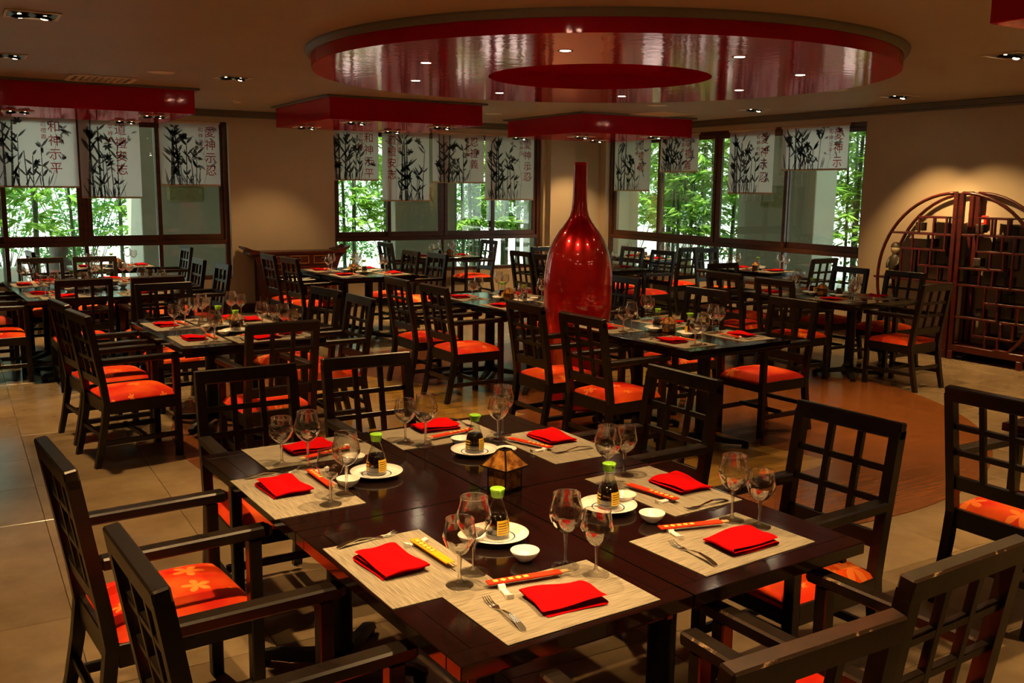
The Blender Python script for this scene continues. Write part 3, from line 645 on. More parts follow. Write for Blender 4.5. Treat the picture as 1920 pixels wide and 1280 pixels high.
def blind(along, a0, a1, zb, zt, txt, tx, seed, label, small=''):
    w, h = abs(a1 - a0), zt - zb
    if along == 'x': t = thing('roller_blind', label, 'blind', ((a0 + a1) / 2, RV - 0.075, zb), 0.0, 'printed roller blinds')
    else: t = thing('roller_blind', label, 'blind', (RU - 0.075, (a0 + a1) / 2, zb), R(-90), 'printed roller blinds')
    # local: x to the viewer's right, z up, -y into the room
    def wav(i, j): return (-w / 2 + w * i, 0.004 * math.sin(i * 9 + seed) * (1 - j), h * j)
    mb = MB(); mb.grid(wav, 10, 6)
    build(mb, 'cloth', M['blind'], t)
    XZ = Matrix(((1, 0, 0, 0), (0, 0, -1, -0.006), (0, 1, 0, 0), (0, 0, 0, 1)))
    pm = bamboo_print(w, h, seed, tx); pm.v = [tuple(XZ @ Vector(v)) for v in pm.v]
    build(pm, 'bamboo_print', [M['ink'], M['ink2']], t)
    def column(s, x, ztop, size, nm):
        y = ztop - size
        for ch in s:
            if y < .03: break
            if ch not in TXT: TXT[ch] = text_mesh(ch, 1.0)
            mb = MB(); vs, fs = TXT[ch]; mb.add([(x + v.x * size, -0.0078, y + v.y * size) for v in vs], fs); y -= size * 1.12
            build(mb, nm, M['redink'], t)
    column(txt, tx * w, h * .96, .15 if w > .5 else .13, 'red_character')
    if small: column(small, tx * w + (0.12 if tx < 0 else -0.12), h * .93, .068, 'red_character')
    build(MB().box((0, 0, 0.0), (w, .012, .024), .003), 'bottom_slat', M['blindwood'], t)
    mb = MB(); mb.tube([(-w / 2 - .01, .0, h), (w / 2 + .01, .0, h)], .020, 10); build(mb, 'roller', M['blindwood'], t)
ZT = HEAD - 0.015
def bx(px, py, al): return onV(px, py, RV - .075) if al == 'x' else onU(px, py, RU - .075)
BL = [('x', -28, 149, 350, '和神示平', .26, 2, 'wide bamboo print roller blind lettered 和神示平 on the first garden window', '忍禮義'),
      ('x', 154, 267, 370, '道禮安志', .18, 4, 'long bamboo print roller blind lettered 道禮安志 on the first garden window', '平神禮'),
      ('x', 303, 414, 347, '愛神示忍', .34, 6, 'short bamboo print roller blind lettered 愛神示忍 above the stone relief of the first window', '和神示平'),
      ('x', 618, 710, 337, '和神示平', .30, 8, 'short bamboo print roller blind lettered 和神示平 beside the plain wall over the sideboard', '忍禮義'),
      ('x', 717, 805, 376, '道禮安志', -.30, 10, 'long bamboo print roller blind lettered 道禮安志 in the middle window', '平神禮'),
      ('x', 811, 907, 342, '忍禮義', .30, 11, 'short bamboo print roller blind lettered 忍禮義 in the middle window', '協義和神'),
      ('x', 909, 1000, 374, '愛神示忍', .36, 12, 'long bamboo print roller blind lettered 愛神示忍 at the pilaster end of the middle window', '和神示'),
      ('y', 1151, 1218, 357, '忍禮義', .25, 14, 'long bamboo print roller blind lettered 忍禮義 at the pilaster end of the side window', '協義和'),
      ('y', 1237, 1308, 322, '忍禮義', .25, 16, 'short bamboo print roller blind lettered 忍禮義 in the side window', '協義和'),
      ('y', 1364, 1447, 362, '愛神示忍', .30, 18, 'long bamboo print roller blind lettered 愛神示忍 in the side window', '和神示平'),
      ('y', 1464, 1588, 318, '愛神示忍', .36, 19, 'wide short bamboo print roller blind lettered 愛神示忍 near the moon shelf', '和神示平')]
for al, x0, x1, yb, tx_, fx, sd, lab, sm in BL:
    pa, pb = bx(x0, yb, al), bx(x1, yb, al); zb = (pa.z + pb.z) / 2
    blind(al, pa.x if al == 'x' else pa.y, pb.x if al == 'x' else pb.y, zb, ZT, tx_, fx, sd, lab, sm)

# ------------------------------------------------------------------ chair
ZTOP = 0.955
def chair_parts(rail='lacquer', edge='wornglint'):
    P = []
    def add(nm, mb, mat='lacquer', subs=None): P.append((nm, mb.mesh(nm, [M[mat], M[edge]])))
    hw = 0.205; lw = 0.040
    yb = lambda z: -0.205 - 0.085 * max(0, (z - 0.42) / 0.535) ** 1.0 - (0.075 * ((0.42 - z) / 0.42) ** 1.4 if z < 0.42 else 0)
    for s in (-1, 1):      # rear leg and stile in one curved piece
        mb = MB(); zs = [0, .14, .28, .40, .52, .70, ZTOP - .03]
        ring = []
        for z in zs:
            y = yb(z); d = .040 if z > .3 else .034 + .006 * z / .3
            ring.append([(s * hw - lw / 2, y - d / 2, z), (s * hw + lw / 2, y - d / 2, z), (s * hw + lw / 2, y + d / 2, z), (s * hw - lw / 2, y + d / 2, z)])
        vs = [v for r_ in ring for v in r_]; fs = [(3, 2, 1, 0), tuple(range(len(vs) - 4, len(vs)))]
        for k in range(len(ring) - 1):
            for e in range(4): fs.append((k * 4 + e, k * 4 + (e + 1) % 4, k * 4 + 4 + (e + 1) % 4, k * 4 + 4 + e))
        mb.add(vs, fs); add('leg', mb)
        mb = MB().box((s * hw, .235, .322), (.042, .042, .644), .004); add('leg', mb)
        mb = MB(); yy = yb(.66)      # armrest: flat bar with a rounded tip
        mb = MB(1); mb.box((s * hw, (yy + .02 + .285) / 2, .6635), (.053, .285 - yy - .02, .037), .006); mb.box((s * hw, .287, .6625), (.040, .012, .030), .005); add('armrest', mb)
        add('stretcher', MB().beam((s * hw, yb(.15) + .015, .15), (s * hw, .215, .15), .022, .034, .003))
    add('top_rail', MB(1).beam((-hw - lw / 2, yb(ZTOP - .03), ZTOP - .03), (hw + lw / 2, yb(ZTOP - .03), ZTOP - .03), .062, .040, .005, side=(0, -.16, 1)), rail)
    add('bottom_rail', MB().beam((-hw + lw / 2, yb(.535), .535), (hw - lw / 2, yb(.535), .535), .060, .026, .003, side=(0, -.16, 1)))
    for z in (.672, .785): add('back_slat', MB().beam((-hw + lw / 2, yb(z), z), (hw - lw / 2, yb(z), z), .024, .020, .002, side=(0, -.16, 1)))
    for x in (-.064, .064): add('back_slat', MB().beam((x, yb(.56), .56), (x, yb(ZTOP - .06), ZTOP - .06), .024, .022, .002))
    mb = MB()     # seat frame
    mb.box((0, .235, .370), (2 * hw - .042, .034, .075), .003); mb.box((0, yb(.40) + .005, .375), (2 * hw - lw, .030, .085), .003)
    for s in (-1, 1): mb.box((s * (hw + .002), .012, .370), (.034, .405, .075), .003)
    add('seat_frame', mb)
    add('stretcher', MB().box((0, .02, .165), (2 * hw - .02, .026, .030), .003))
    add('stretcher', MB().beam((-hw, yb(.2), .20), (hw, yb(.2), .20), .022, .03, .003, side=(0, 1, 0)))
    # cushion: domed pad with rounded sides
    mb = MB()
    def dome(i, j):
        x, y = 2 * i - 1, 2 * j - 1
        e = (1 - abs(x) ** 5) * (1 - abs(y) ** 5)
        z = .402 + .045 * max(e, 0) ** .45 + .016 * (1 - x * x) * (1 - y * y)
        return (x * .222, .022 + y * .232, z)
    mb.grid(dome, 14, 14)
    def skirt(i, j):
        a = 2 * math.pi * i; cx, sy = math.cos(a), math.sin(a); k = 1 / max(abs(cx), abs(sy))
        return (cx * k * .222 , .022 + sy * k * .232, .402 - .012 * j)
    mb.grid(skirt, 32, 1)
    add('cushion', mb, 'seat')
    return P
CHAIR = chair_parts()
CHAIR_BROWN, CHAIR_GREY = chair_parts('wornbrown', 'wornheavy'), chair_parts('worngrey', 'wornheavy')
FACE = {'N': 0.0, 'S': 180.0, 'E': -90.0, 'W': 90.0}
TOPY = -0.205 - 0.085 * (ZTOP - .03 - .42) / .535       # local y of the top rail
def chair(cx, cy, face, rot, label, group, parts=None):
    """cx, cy: plan position of the middle of the top rail"""
    a = R(FACE[face] + rot); d = Vector((-math.sin(a), math.cos(a)))
    o = Vector((cx, cy)) - d * TOPY
    return inst(parts or CHAIR, 'armchair', label, 'chair', (o.x, o.y, 0), a, group)

# ------------------------------------------------------------------ table
TW, TD, TH_ = 0.945, 0.68, 0.75
def table_parts():
    P = []
    mb = MB().box((0, 0, TH_ - .0165), (TW - .126, TD - .126, .033), .0008); P.append(('tabletop', mb.mesh('tabletop', M['tabletop'])))
    for c, d in (((0, TD / 2 - .032, TH_ - .018), (TW - .127, .062, .036)), ((0, -TD / 2 + .032, TH_ - .018), (TW - .127, .062, .036)),
                 ((TW / 2 - .032, 0, TH_ - .018), (.062, TD - .003, .036)), ((-TW / 2 + .032, 0, TH_ - .018), (.062, TD - .003, .036))):
        P.append(('edge_strip', MB().box(c, d, .0022).mesh('edge_strip', M['tabletop'])))
    mb = MB()
    for c, d in (((0, TD / 2 - .05, TH_ - .05), (TW - .06, .02, .03)), ((0, -TD / 2 + .05, TH_ - .05), (TW - .06, .02, .03)), ((TW / 2 - .05, 0, TH_ - .05), (.02, TD - .08, .03)), ((-TW / 2 + .05, 0, TH_ - .05), (.02, TD - .08, .03))): mb.box(c, d, .002)
    P.append(('apron', mb.mesh('apron', M['lacquer'])))
    mb = MB().lathe([(.001, .10), (.052, .10), (.052, .11), (.045, .12), (.045, TH_ - .07), (.09, TH_ - .06), (.09, TH_ - .035)], 24); P.append(('pedestal', mb.mesh('pedestal', M['iron'])))
    for k in range(4):
        a = R(45 + 90 * k); ca, sa = math.cos(a), math.sin(a); mb = MB()
        pts = [(.0, .085), (.09, .070), (.19, .055), (.28, .050), (.325, .035)]; ring = []
        for q, (r_, z) in enumerate(pts):
            w = .030 - .007 * q / 4; h = .034 - .016 * q / 4
            ring.append([(r_ * ca - sa * w, r_ * sa + ca * w, z - h), (r_ * ca + sa * w, r_ * sa - ca * w, z - h), (r_ * ca + sa * w * .7, r_ * sa - ca * w * .7, z + h * .4), (r_ * ca - sa * w * .7, r_ * sa + ca * w * .7, z + h * .4)])
        vs = [v for r_ in ring for v in r_]; fs = [(0, 1, 2, 3), tuple(range(len(vs) - 4, len(vs)))[::-1]]
        for q in range(len(ring) - 1):
            for e in range(4): fs.append((q * 4 + (e + 1) % 4, q * 4 + e, q * 4 + 4 + e, q * 4 + 4 + (e + 1) % 4))
        mb.add(vs, fs); mb.lathe([(.024, 0), (.024, .03)], 12, (.30 * ca, .30 * sa, 0)); P.append(('foot', mb.mesh('foot', M['iron'])))
    return P
TABLE = table_parts()
ROT = 3.5
T1L = {(0, 0): 'black pedestal table holding the yellow sleeve setting', (0, 1): 'black pedestal table joined to the yellow sleeve one, toward the pair for six',
       (1, 0): 'black pedestal table with the worn grey rail chair drawn up', (1, 1): 'black pedestal table of the yellow sleeve block, the one nearest the vase'}
class Group:
    def __init__(s, key, cx, cy, nu, nv, along, desc, rot=ROT):
        s.key, s.c, s.rot, s.desc = key, Vector((cx, cy)), rot, desc
        s.tu, s.tv = (TW, TD) if along == 'u' else (TD, TW)
        s.nu, s.nv = nu, nv; s.hu, s.hv = s.tu * nu / 2 + .001, s.tv * nv / 2 + .001
        for i in range(nu):
            for j in range(nv):
                p = s.w((i - (nu - 1) / 2) * (s.tu + .003), (j - (nv - 1) / 2) * (s.tv + .003))
                inst(TABLE, 'dining_table', T1L[i, j] if key == 1 else 'black pedestal table ' + desc + (', window end' if j else ', inner end') * (nv > 1) + (', moon shelf half' if i else ', open floor half') * (nu > 1), 'table', (p.x, p.y, 0), R(rot + (0 if along == 'u' else 90)), 'tables ' + desc)
    def w(s, x, y):
        a = R(s.rot); return Vector((s.c.x + x * math.cos(a) - y * math.sin(a), s.c.y + x * math.sin(a) + y * math.cos(a)))
T = {}
def tb(key, *a, **k): T[key] = Group(key, *a, **k)
tb(1, 1.485, 2.655, 2, 2, 'v', 'in the block of four with the yellow chopstick sleeve')
tb(2, 1.60, 6.70, 1, 2, 'u', 'in the pair set for six')
tb(3, 1.14, 10.03, 2, 2, 'v', 'in the block under the long red panel')
tb(4, 1.68, 12.50, 1, 1, 'u', 'against the first garden window')
tb(5, 4.09, 10.62, 1, 2, 'u', 'in the pair in front of the carved sideboard')
tb(6, 6.22, 12.62, 1, 1, 'u', 'against the middle window')
tb(7, 4.31, 7.38, 1, 2, 'u', 'in the pair between vase and sideboard')
tb(8, 4.37, 5.22, 1, 2, 'u', 'in the parquet pair before the tall red vase')
tb(9, 7.33, 6.48, 1, 2, 'u', 'in the pair facing the moon shelf')
tb(10, 8.90, 8.95, 1, 1, 'v', 'against the side window near the moon shelf')
tb(11, 7.12, 10.20, 1, 2, 'u', 'in the pair behind the tall red vase')
tb(12, 8.88, 11.25, 1, 1, 'v', 'against the side window near the pilaster')
tb(13, 4.47, 1.80, 1, 2, 'u', 'in the pair at the rim of the parquet')

CH = [  # table, px of the two top rail ends, facing, extra rotation
 (1, (77, 817), (136, 884), 'E'), (1, (208, 977), (310, 1110), 'E'), (1, (367.5, 696), (551, 680), 'S'), (1, (609, 672.5), (762.5, 659), 'S'),
 (1, (1216, 681), (1354, 714), 'W'), (1, (1496, 748), (1699, 795), 'W'), (1, (1362, 1250), (1682, 1145), 'N'), (1, (1694, 1082), (1918, 1003), 'N'),
 (2, (126.4, 579.4), (167, 592), 'E'), (2, (97, 560), (125, 571), 'E'), (2, (254, 533), (357, 528), 'S'), (2, (462.5, 609), (596, 599), 'N'), (2, (587.6, 536), (634, 544.4), 'W'), (2, (650.5, 548.5), (702.4, 561), 'W'),
 (3, (106, 522), (205, 521), 'N'), (3, (245.6, 520), (340, 513.75), 'N'), (3, (35.6, 484), (114, 482.5), 'S'), (3, (140, 482), (213, 479.4), 'S'), (3, (360, 482.5), (387, 487.5), 'W'), (3, (403, 491), (433.75, 497), 'W'),
 (4, (48, 469), (64, 473), 'E'), (4, (338, 460.6), (362, 463), 'W'),
 (5, (489, 475), (516.5, 478.4), 'E'), (5, (527.7, 482), (557, 483.6), 'E'), (5, (755, 467.5), (787.5, 472), 'W'), (5, (802, 473), (839, 477), 'W'),
 (6, (713, 452.5), (738, 453.8), 'E'), (6, (885, 448), (909, 449.4), 'W'),
 (7, (720, 519), (770, 524.6), 'E'), (7, (787, 530.5), (842, 540), 'E'), (7, (1149, 516.5), (1189, 520), 'W'),
 (8, (948, 565), (1021.6, 570), 'E'), (8, (1050, 584), (1136, 597.7), 'E'), (8, (1280, 536), (1371.6, 546), 'W'), (8, (1442, 555), (1538, 566), 'W'),
 (9, (1325.5, 508), (1390, 513), 'E'), (9, (1414, 519), (1492.5, 526), 'E'), (9, (1560, 498), (1632, 504), 'W'), (9, (1662.6, 506.5), (1734, 512), 'W'), (9, (1729, 534), (1786, 531), 'N'), (9, (1330, 493.3), (1382, 493), 'S'),
 (10, (1524, 485), (1569, 483.4), 'N'), (10, (1303.7, 465.9), (1343, 465), 'S'),
 (11, (957, 469.4), (995.6, 472.8), 'E'), (11, (1003, 462.5), (1040, 462), 'S'), (11, (1166, 462.3), (1207, 463), 'W'), (11, (1223, 467.7), (1266, 471.5), 'W'),
 (12, (1276, 463.7), (1318, 463.5), 'N')]
TN = {1: 'yellow sleeve block of four', 2: 'pair set for six', 3: 'block under the long red panel', 4: 'first garden window table', 5: 'pair before the sideboard',
      6: 'middle window table', 7: 'pair between vase and sideboard', 8: 'parquet pair before the vase', 9: 'moon shelf pair', 10: 'side window table near moon shelf',
      11: 'pair behind the vase', 12: 'side window table near pilaster', 13: 'pair at the parquet rim'}
SIDE = {'N': 'inner side', 'S': 'window side', 'E': 'open floor side', 'W': 'moon shelf side'}
def end(k, f, x, y):
    c = T[k].c
    if f in 'EW': return ', %s end' % ('window' if y > c.y else 'inner') if T[k].nv > 1 else ''
    return ', %s end' % ('moon shelf' if x > c.x else 'open floor') if T[k].nu > 1 else ''
def clab(k, f, i=0):
    if k == 1: return ['black lattice armchair with dark red seat beside the one facing the yellow sleeve', 'black lattice armchair drawn up to the yellow sleeve setting', 'black lattice armchair backing onto the pair for six, nearer the bare tiles', 'black lattice armchair backing onto the pair for six, nearer the parquet',
                       'black lattice armchair on the parquet side of the yellow sleeve block, nearer the vase', 'black lattice armchair on the parquet side, beside the worn grey rail chair', 'black lattice armchair with a worn brown top rail', 'black lattice armchair with a worn grey top rail'][i]
    return 'black lattice armchair, %s%s, of the %s' % (SIDE[f], end(k, f, *i), TN[k])
def cgrp(k, f=''): return 'armchairs of table group %d%s' % (k, ' side ' + f if k != 1 else '')
for ci, (k, a, b, f) in enumerate(CH):
    A, B = at(*a, ZTOP), at(*b, ZTOP); mid = (A + B) / 2; d = B - A
    ang = math.degrees(math.atan2(d.y, d.x)); base = {'N': 0, 'S': 0, 'E': -90, 'W': -90}[f]
    dr = max(-4, min(9, ang - base)) if k in (1, 2) else ROT + random.uniform(-2, 2)
    sh = {(3, 'N'): (0, -.05), (6, 'E'): (-.08, -.12), (6, 'W'): (.08, -.2)}.get((k, f), (0, 0))
    chair(mid.x + sh[0], mid.y + sh[1], f, dr, clab(k, f, ci if k == 1 else (mid.x, mid.y)), cgrp(k, f), {6: CHAIR_BROWN, 7: CHAIR_GREY}.get(ci))
# chairs whose backs lie outside the photograph or behind other things
for dv in (-.45, .45):
    p = T[3].w(-T[3].hu - .50, dv); chair(p.x, p.y, 'E', ROT, clab(3, 'E', (p.x, p.y)), cgrp(3, 'E'))
p = T[7].w(T[7].hu + .50, .36); chair(p.x, p.y, 'W', ROT, clab(7, 'W', (p.x, p.y)), cgrp(7, 'W'))
p = T[11].w(-T[11].hu - .48, -.36); chair(p.x, p.y, 'E', ROT, clab(11, 'E', (p.x, p.y)), cgrp(11, 'E'))
p0 = at(1779, 723, ZTOP); chair(p0.x + .01, p0.y - .215, 'E', 1.0, clab(13, 'E', (p0.x, p0.y)), cgrp(13, 'E'))

# ------------------------------------------------------------------ table ware
me_mat = MB().box((0, 0, .0012), (.45, .30, .0024), .0006).mesh('placemat', M['placemat'])
def napkin_mesh(seed, w=.178, d=.132):
    """cloth folded in three: one continuous S-shaped sheet with rounded folds"""
    rnd = random.Random(seed); mb = MB(); ph = rnd.uniform(0, 6); g = .0095
    path = []
    ends = [(-w / 2 + rnd.uniform(.004, .014), w / 2 - .006), (w / 2 - .006, -w / 2 + .006), (-w / 2 + .006, w / 2 - rnd.uniform(.0, .008))]
    for k, (a, b) in enumerate(ends):
        z = .0025 + k * g
        for q in range(13): path.append((a + (b - a) * q / 12, z, 1 if 0 < q < 12 else 0))
        if k < 2:
            sg = 1 if b > a else -1
            for q in range(1, 5):
                t = math.pi * q / 5; path.append((b + sg * .0058 * math.sin(t), z + g / 2 - g / 2 * math.cos(t), 0))
    n = len(path) - 1
    sk = [rnd.uniform(-.05, .05) for _ in range(3)]; sy = [rnd.uniform(-.004, .004) for _ in range(3)]
    def fn(i, jj):
        k = min(n, int(round(i * n))); x, z, fl = path[k]; lay = min(2, int(z / g)); y = (jj - .5) * (d - .004 * lay)
        wave = .0022 * math.sin(x * 28 + y * 21 + ph) + .0014 * math.sin(y * 60 - x * 15 + ph)
        edge = (2 * abs(jj - .5)) ** 6
        zz = z + wave * (lay + .4) * .8 - edge * (.0012 * lay)
        return (x + sk[lay] * y + .002 * math.sin(y * 40 + ph), y + sy[lay] + .0015 * math.sin(x * 35 + ph + lay), max(zz, .0012))
    mb.grid(fn, n, 14)
    me = mb.mesh('napkin', M['napkin'])
    return me
NAPS = [napkin_mesh(k) for k in range(4)]
def fork_mesh():
    mb = MB()
    zc = lambda t: .006 + .010 * math.sin(min(1, max(0, (t - .0) / .19)) * math.pi) * .8
    # handle
    st = [(0, .005), (.008, .0085), (.03, .0075), (.07, .0045), (.105, .0030), (.125, .0040), (.135, .0085), (.148, .0115)]
    vs = []
    for x, w in st:
        z = .004 + .012 * max(0, math.sin(min(x, .13) / .13 * math.pi)) - (.0 if x < .13 else .006 * (x - .13) / .02)
        z = max(z, .004)
        vs += [(x, -w, z), (x, w, z), (x, w, z + .0022), (x, -w, z + .0022)]
    fs = [(0, 1, 2, 3)]
    for k in range(len(st) - 1):
        for e in range(4): fs.append((k * 4 + (e + 1) % 4, k * 4 + e, k * 4 + 4 + e, k * 4 + 4 + (e + 1) % 4))
    fs.append(tuple(range(len(vs) - 4, len(vs)))[::-1]); mb.add(vs, fs)
    for k in range(4):
        y = -.009 + .006 * k; pts = [(.146, .0045), (.160, .003), (.176, .006), (.192, .012)]
        mb.tube([(x, y, z + .001) for x, z in pts], [.0018, .0017, .0015, .0009], 6)
    return mb.mesh('fork', M['steel'])
FORK = fork_mesh()
def sleeve_parts(mat):
    body = MB().box((0, 0, .004), (.205, .026, .005), .0012).mesh('paper_sleeve', M[mat])
    marks, rims = MB(), MB()
    for k in range(5):
        x = -.080 + .021 * k
        rims.box((x, 0, .0067), (.0165, .0165, .0004)); marks.box((x, 0, .0070), (.0125, .0125, .0004), 0, Matrix.Rotation(.785 if k % 2 else 0, 3, 'Z'))
    sticks = MB()
    for s in (-1, 1): sticks.tube([(.10, s * .0045, .004), (.125, s * .004, .004)], .0026, 6)
    return [('paper_sleeve', body, [('square_border', rims.mesh('square_border', M['darkprint'])), ('gold_mark', marks.mesh('gold_mark', M['gold']))]), ('chopstick_tips', sticks.mesh('chopstick_tips', M['bare_wood']))]
SLV = {'r': sleeve_parts('sleeve_red'), 'y': sleeve_parts('sleeve_yellow')}
mb = MB()      # ingot shaped rest
for s in (-1, 1): mb.prism([(s * .018, .0), (s * .034, .0), (s * .036, .013), (s * .024, .010)][::s], -.009, .009, Matrix.Rotation(math.pi / 2, 4, 'X'))
mb.box((0, 0, .004), (.040, .016, .008), .002); REST = mb.mesh('chopstick_rest', M['ceramic'])
def gob(h, rb, rim, foot):
    zb = h * .46
    bowl = [(rim, h), (rim * 1.06, h - .02), (rb, h - .045), (rb * .97, zb + .045), (rb * .78, zb + .024), (rb * .45, zb + .008), (.0075, zb)]
    stem = [(.0075, zb), (.0055, zb - .018), (.0042, zb * .55), (.0048, .018), (.011, .009)]
    ft = [(.011, .009), (foot * .6, .005), (foot, .0022), (foot, 0), (.001, 0)]
    return bowl, stem, ft
def gob_parts(h, rb, rim, foot, seg=28):
    b, s, f = gob(h, rb, rim, foot); q = rim
    return [('bowl', MB().lathe(b, seg).mesh('bowl', M['goblet']), [('rim', MB().lathe([(q + .0013 * math.cos(t), h + .0013 * math.sin(t)) for t in (0, 1.26, 2.5, 3.77, 5.0, 6.283)], seg).mesh('rim', M['solidglass']))]),
            ('stem', MB().lathe(s, 12).mesh('stem', M['solidglass'])), ('foot', MB().lathe(f, seg).mesh('foot', M['solidglass'])), ('bowl_base', MB().lathe([(.001, h * .46 + .0005), (rb * .40, h * .46 + .0085), (rb * .62, h * .46 + .0165), (rb * .56, h * .46 + .020), (rb * .3, h * .46 + .015), (.001, h * .46 + .014)], 20).mesh('bowl_base', M['solidglass']))]
GOBL, GOBS = gob_parts(.205, .047, .036, .038), gob_parts(.175, .0445, .036, .036)
def gob_mesh(h, rb, rim, foot):
    b, s, f = gob(h, rb, rim, foot); mb = MB(); mb.lathe(b, 16); mb.lathe([(rim, h), (rim + .0015, h + .0008), (rim, h + .0015)], 16); mb.cur = 1; mb.lathe(f, 16); mb.lathe(s, 8); mb.lathe([(.001, h * .46 + .0005), (rb * .40, h * .46 + .0085), (rb * .62, h * .46 + .0165), (rb * .3, h * .46 + .015), (.001, h * .46 + .014)], 12)
    return mb.mesh('goblet', [M['goblet'], M['solidglass']])
GOBLF, GOBSF = gob_mesh(.205, .047, .036, .038), gob_mesh(.175, .0445, .036, .036)
BOWL = MB().lathe([(.001, .002), (.018, .001), (.020, .0045), (.033, .0155), (.040, .029), (.0395, .0305), (.0375, .029), (.030, .0155), (.018, .007), (.001, .0055)], 28).mesh('sauce_dish', M['ceramic'])
PLATE = [('dish', MB().lathe([(.001, .002), (.04, .001), (.044, .004), (.062, .010), (.078, .016), (.0785, .018), (.060, .0125), (.045, .0075), (.001, .0065)], 36).mesh('dish', M['ceramic']), [('blue_ring', MB().lathe([(.041, .0073), (.045, .0080)], 36, smooth=False).mesh('blue_ring', M['bluering']))])]
def soy_parts(full=True):
    gl = [(.001, .001), (.026, .001), (.030, .006), (.030, .030), (.026, .055), (.017, .080), (.0125, .094), (.0125, .104)]
    liq = [(.001, .003), (.0265, .003), (.0285, .008), (.0285, .030), (.0252, .052), (.0225, .060), (.001, .0605)]
    cap = [(.0135, .100), (.0150, .102), (.0170, .116), (.0185, .121), (.0170, .1225), (.001, .1225)]
    labs = []
    def pan(a0, a1, z0, z1):
        if not full and labs: return
        lab = MB()
        def fn(i, j):
            z = z0 + (z1 - z0) * j; rr = .0304 if z < .030 else .0304 - (z - .03) * .155
            a = a0 + (a1 - a0) * i; return (rr * math.cos(a), rr * math.sin(a), z)
        lab.grid(fn, 6, 2); labs.append(('yellow_label', lab.mesh('yellow_label', M['yellowprint'])))
    pan(-.35, .75, .012, .048); pan(.85, 1.75, .030, .046)
    for k in range(3): pan(.9, 1.9, .014 + .006 * k, .017 + .006 * k)
    pan(2.7, 3.5, .014, .046)
    for k in range(4): pan(3.8, 4.9, .014 + .008 * k, .018 + .008 * k)
    def bar(a0, a1, z0, z1):
        if not full: return
        bars = MB()
        def fn(i, j):
            z = z0 + (z1 - z0) * j; rr = .0306 if z < .030 else .0306 - (z - .03) * .155
            a = a0 + (a1 - a0) * i; return (rr * math.cos(a), rr * math.sin(a), z)
        bars.grid(fn, 4, 1); labs.append(('label_line', bars.mesh('label_line', M['soy'])))
    for k in range(5): bar(-.25, .6 - .1 * (k % 2), .016 + .006 * k, .0175 + .006 * k)
    sp = MB(); sp.tube([(.015, 0, .114), (.024, 0, .122)], [.004, .003], 8)
    return [('bottle', MB().lathe(gl, 28).mesh('bottle', M['bottleglass']), labs),
            ('soy_sauce', MB().lathe(liq, 24).mesh('soy_sauce', M['soy'])), ('cap', MB().lathe(cap, 24).mesh('cap', M['greencap']), [('spout', sp.mesh('spout', M['greencap']))])]
SOY, SOYF = soy_parts(), soy_parts(False)
def lantern_parts():
    P = []; s, h, e = .034, .072, .050
    fr = MB()
    for x in (-s, s):
        for y in (-s, s): fr.box((x, y, h / 2), (.0045, .0045, h), .0008); fr.beam((x * e / s, y * e / s, h - .004), (x * .35, y * .35, h + .045), .004, .004)
    for a in (-1, 1):
        fr.box((0, a * s, .003), (2 * s, .0045, .006)); fr.box((a * s, 0, .003), (.0045, 2 * s, .006))
        fr.box((0, a * e, h - .004), (2 * e, .004, .004)); fr.box((a * e, 0, h - .004), (.004, 2 * e, .004))
        fr.box((0, a * s * .35, h + .045), (s * .7, .004, .004)); fr.box((a * s * .35, 0, h + .045), (.004, s * .7, .004))
    P.append(('frame', fr.mesh('frame', M['metalframe'])))
    for a in range(4):
        rm = Matrix.Rotation(a * math.pi / 2, 3, 'Z')
        P.append(('pane', MB().box((0, -s, h / 2), (2 * s - .004, .002, h - .008), 0, None).mesh('pane', M['mica'])) if a == 0 else ('pane', MB().box(rm @ Vector((0, -s, h / 2)), (2 * s - .004, .002, h - .008), 0, rm).mesh('pane', M['mica'])))
        q = [rm @ Vector(v) for v in ((-e, -e, h - .003), (e, -e, h - .003), (s * .35, -s * .35, h + .045), (-s * .35, -s * .35, h + .045))]
        q2 = [v * .97 for v in q]
        mb = MB(); mb.add(q + q2, [(0, 1, 2, 3), (7, 6, 5, 4), (0, 4, 5, 1), (1, 5, 6, 2), (2, 6, 7, 3), (3, 7, 4, 0)]); P.append(('roof_pane', mb.mesh('roof_pane', M['mica'])))
    return P
LANT = lantern_parts()

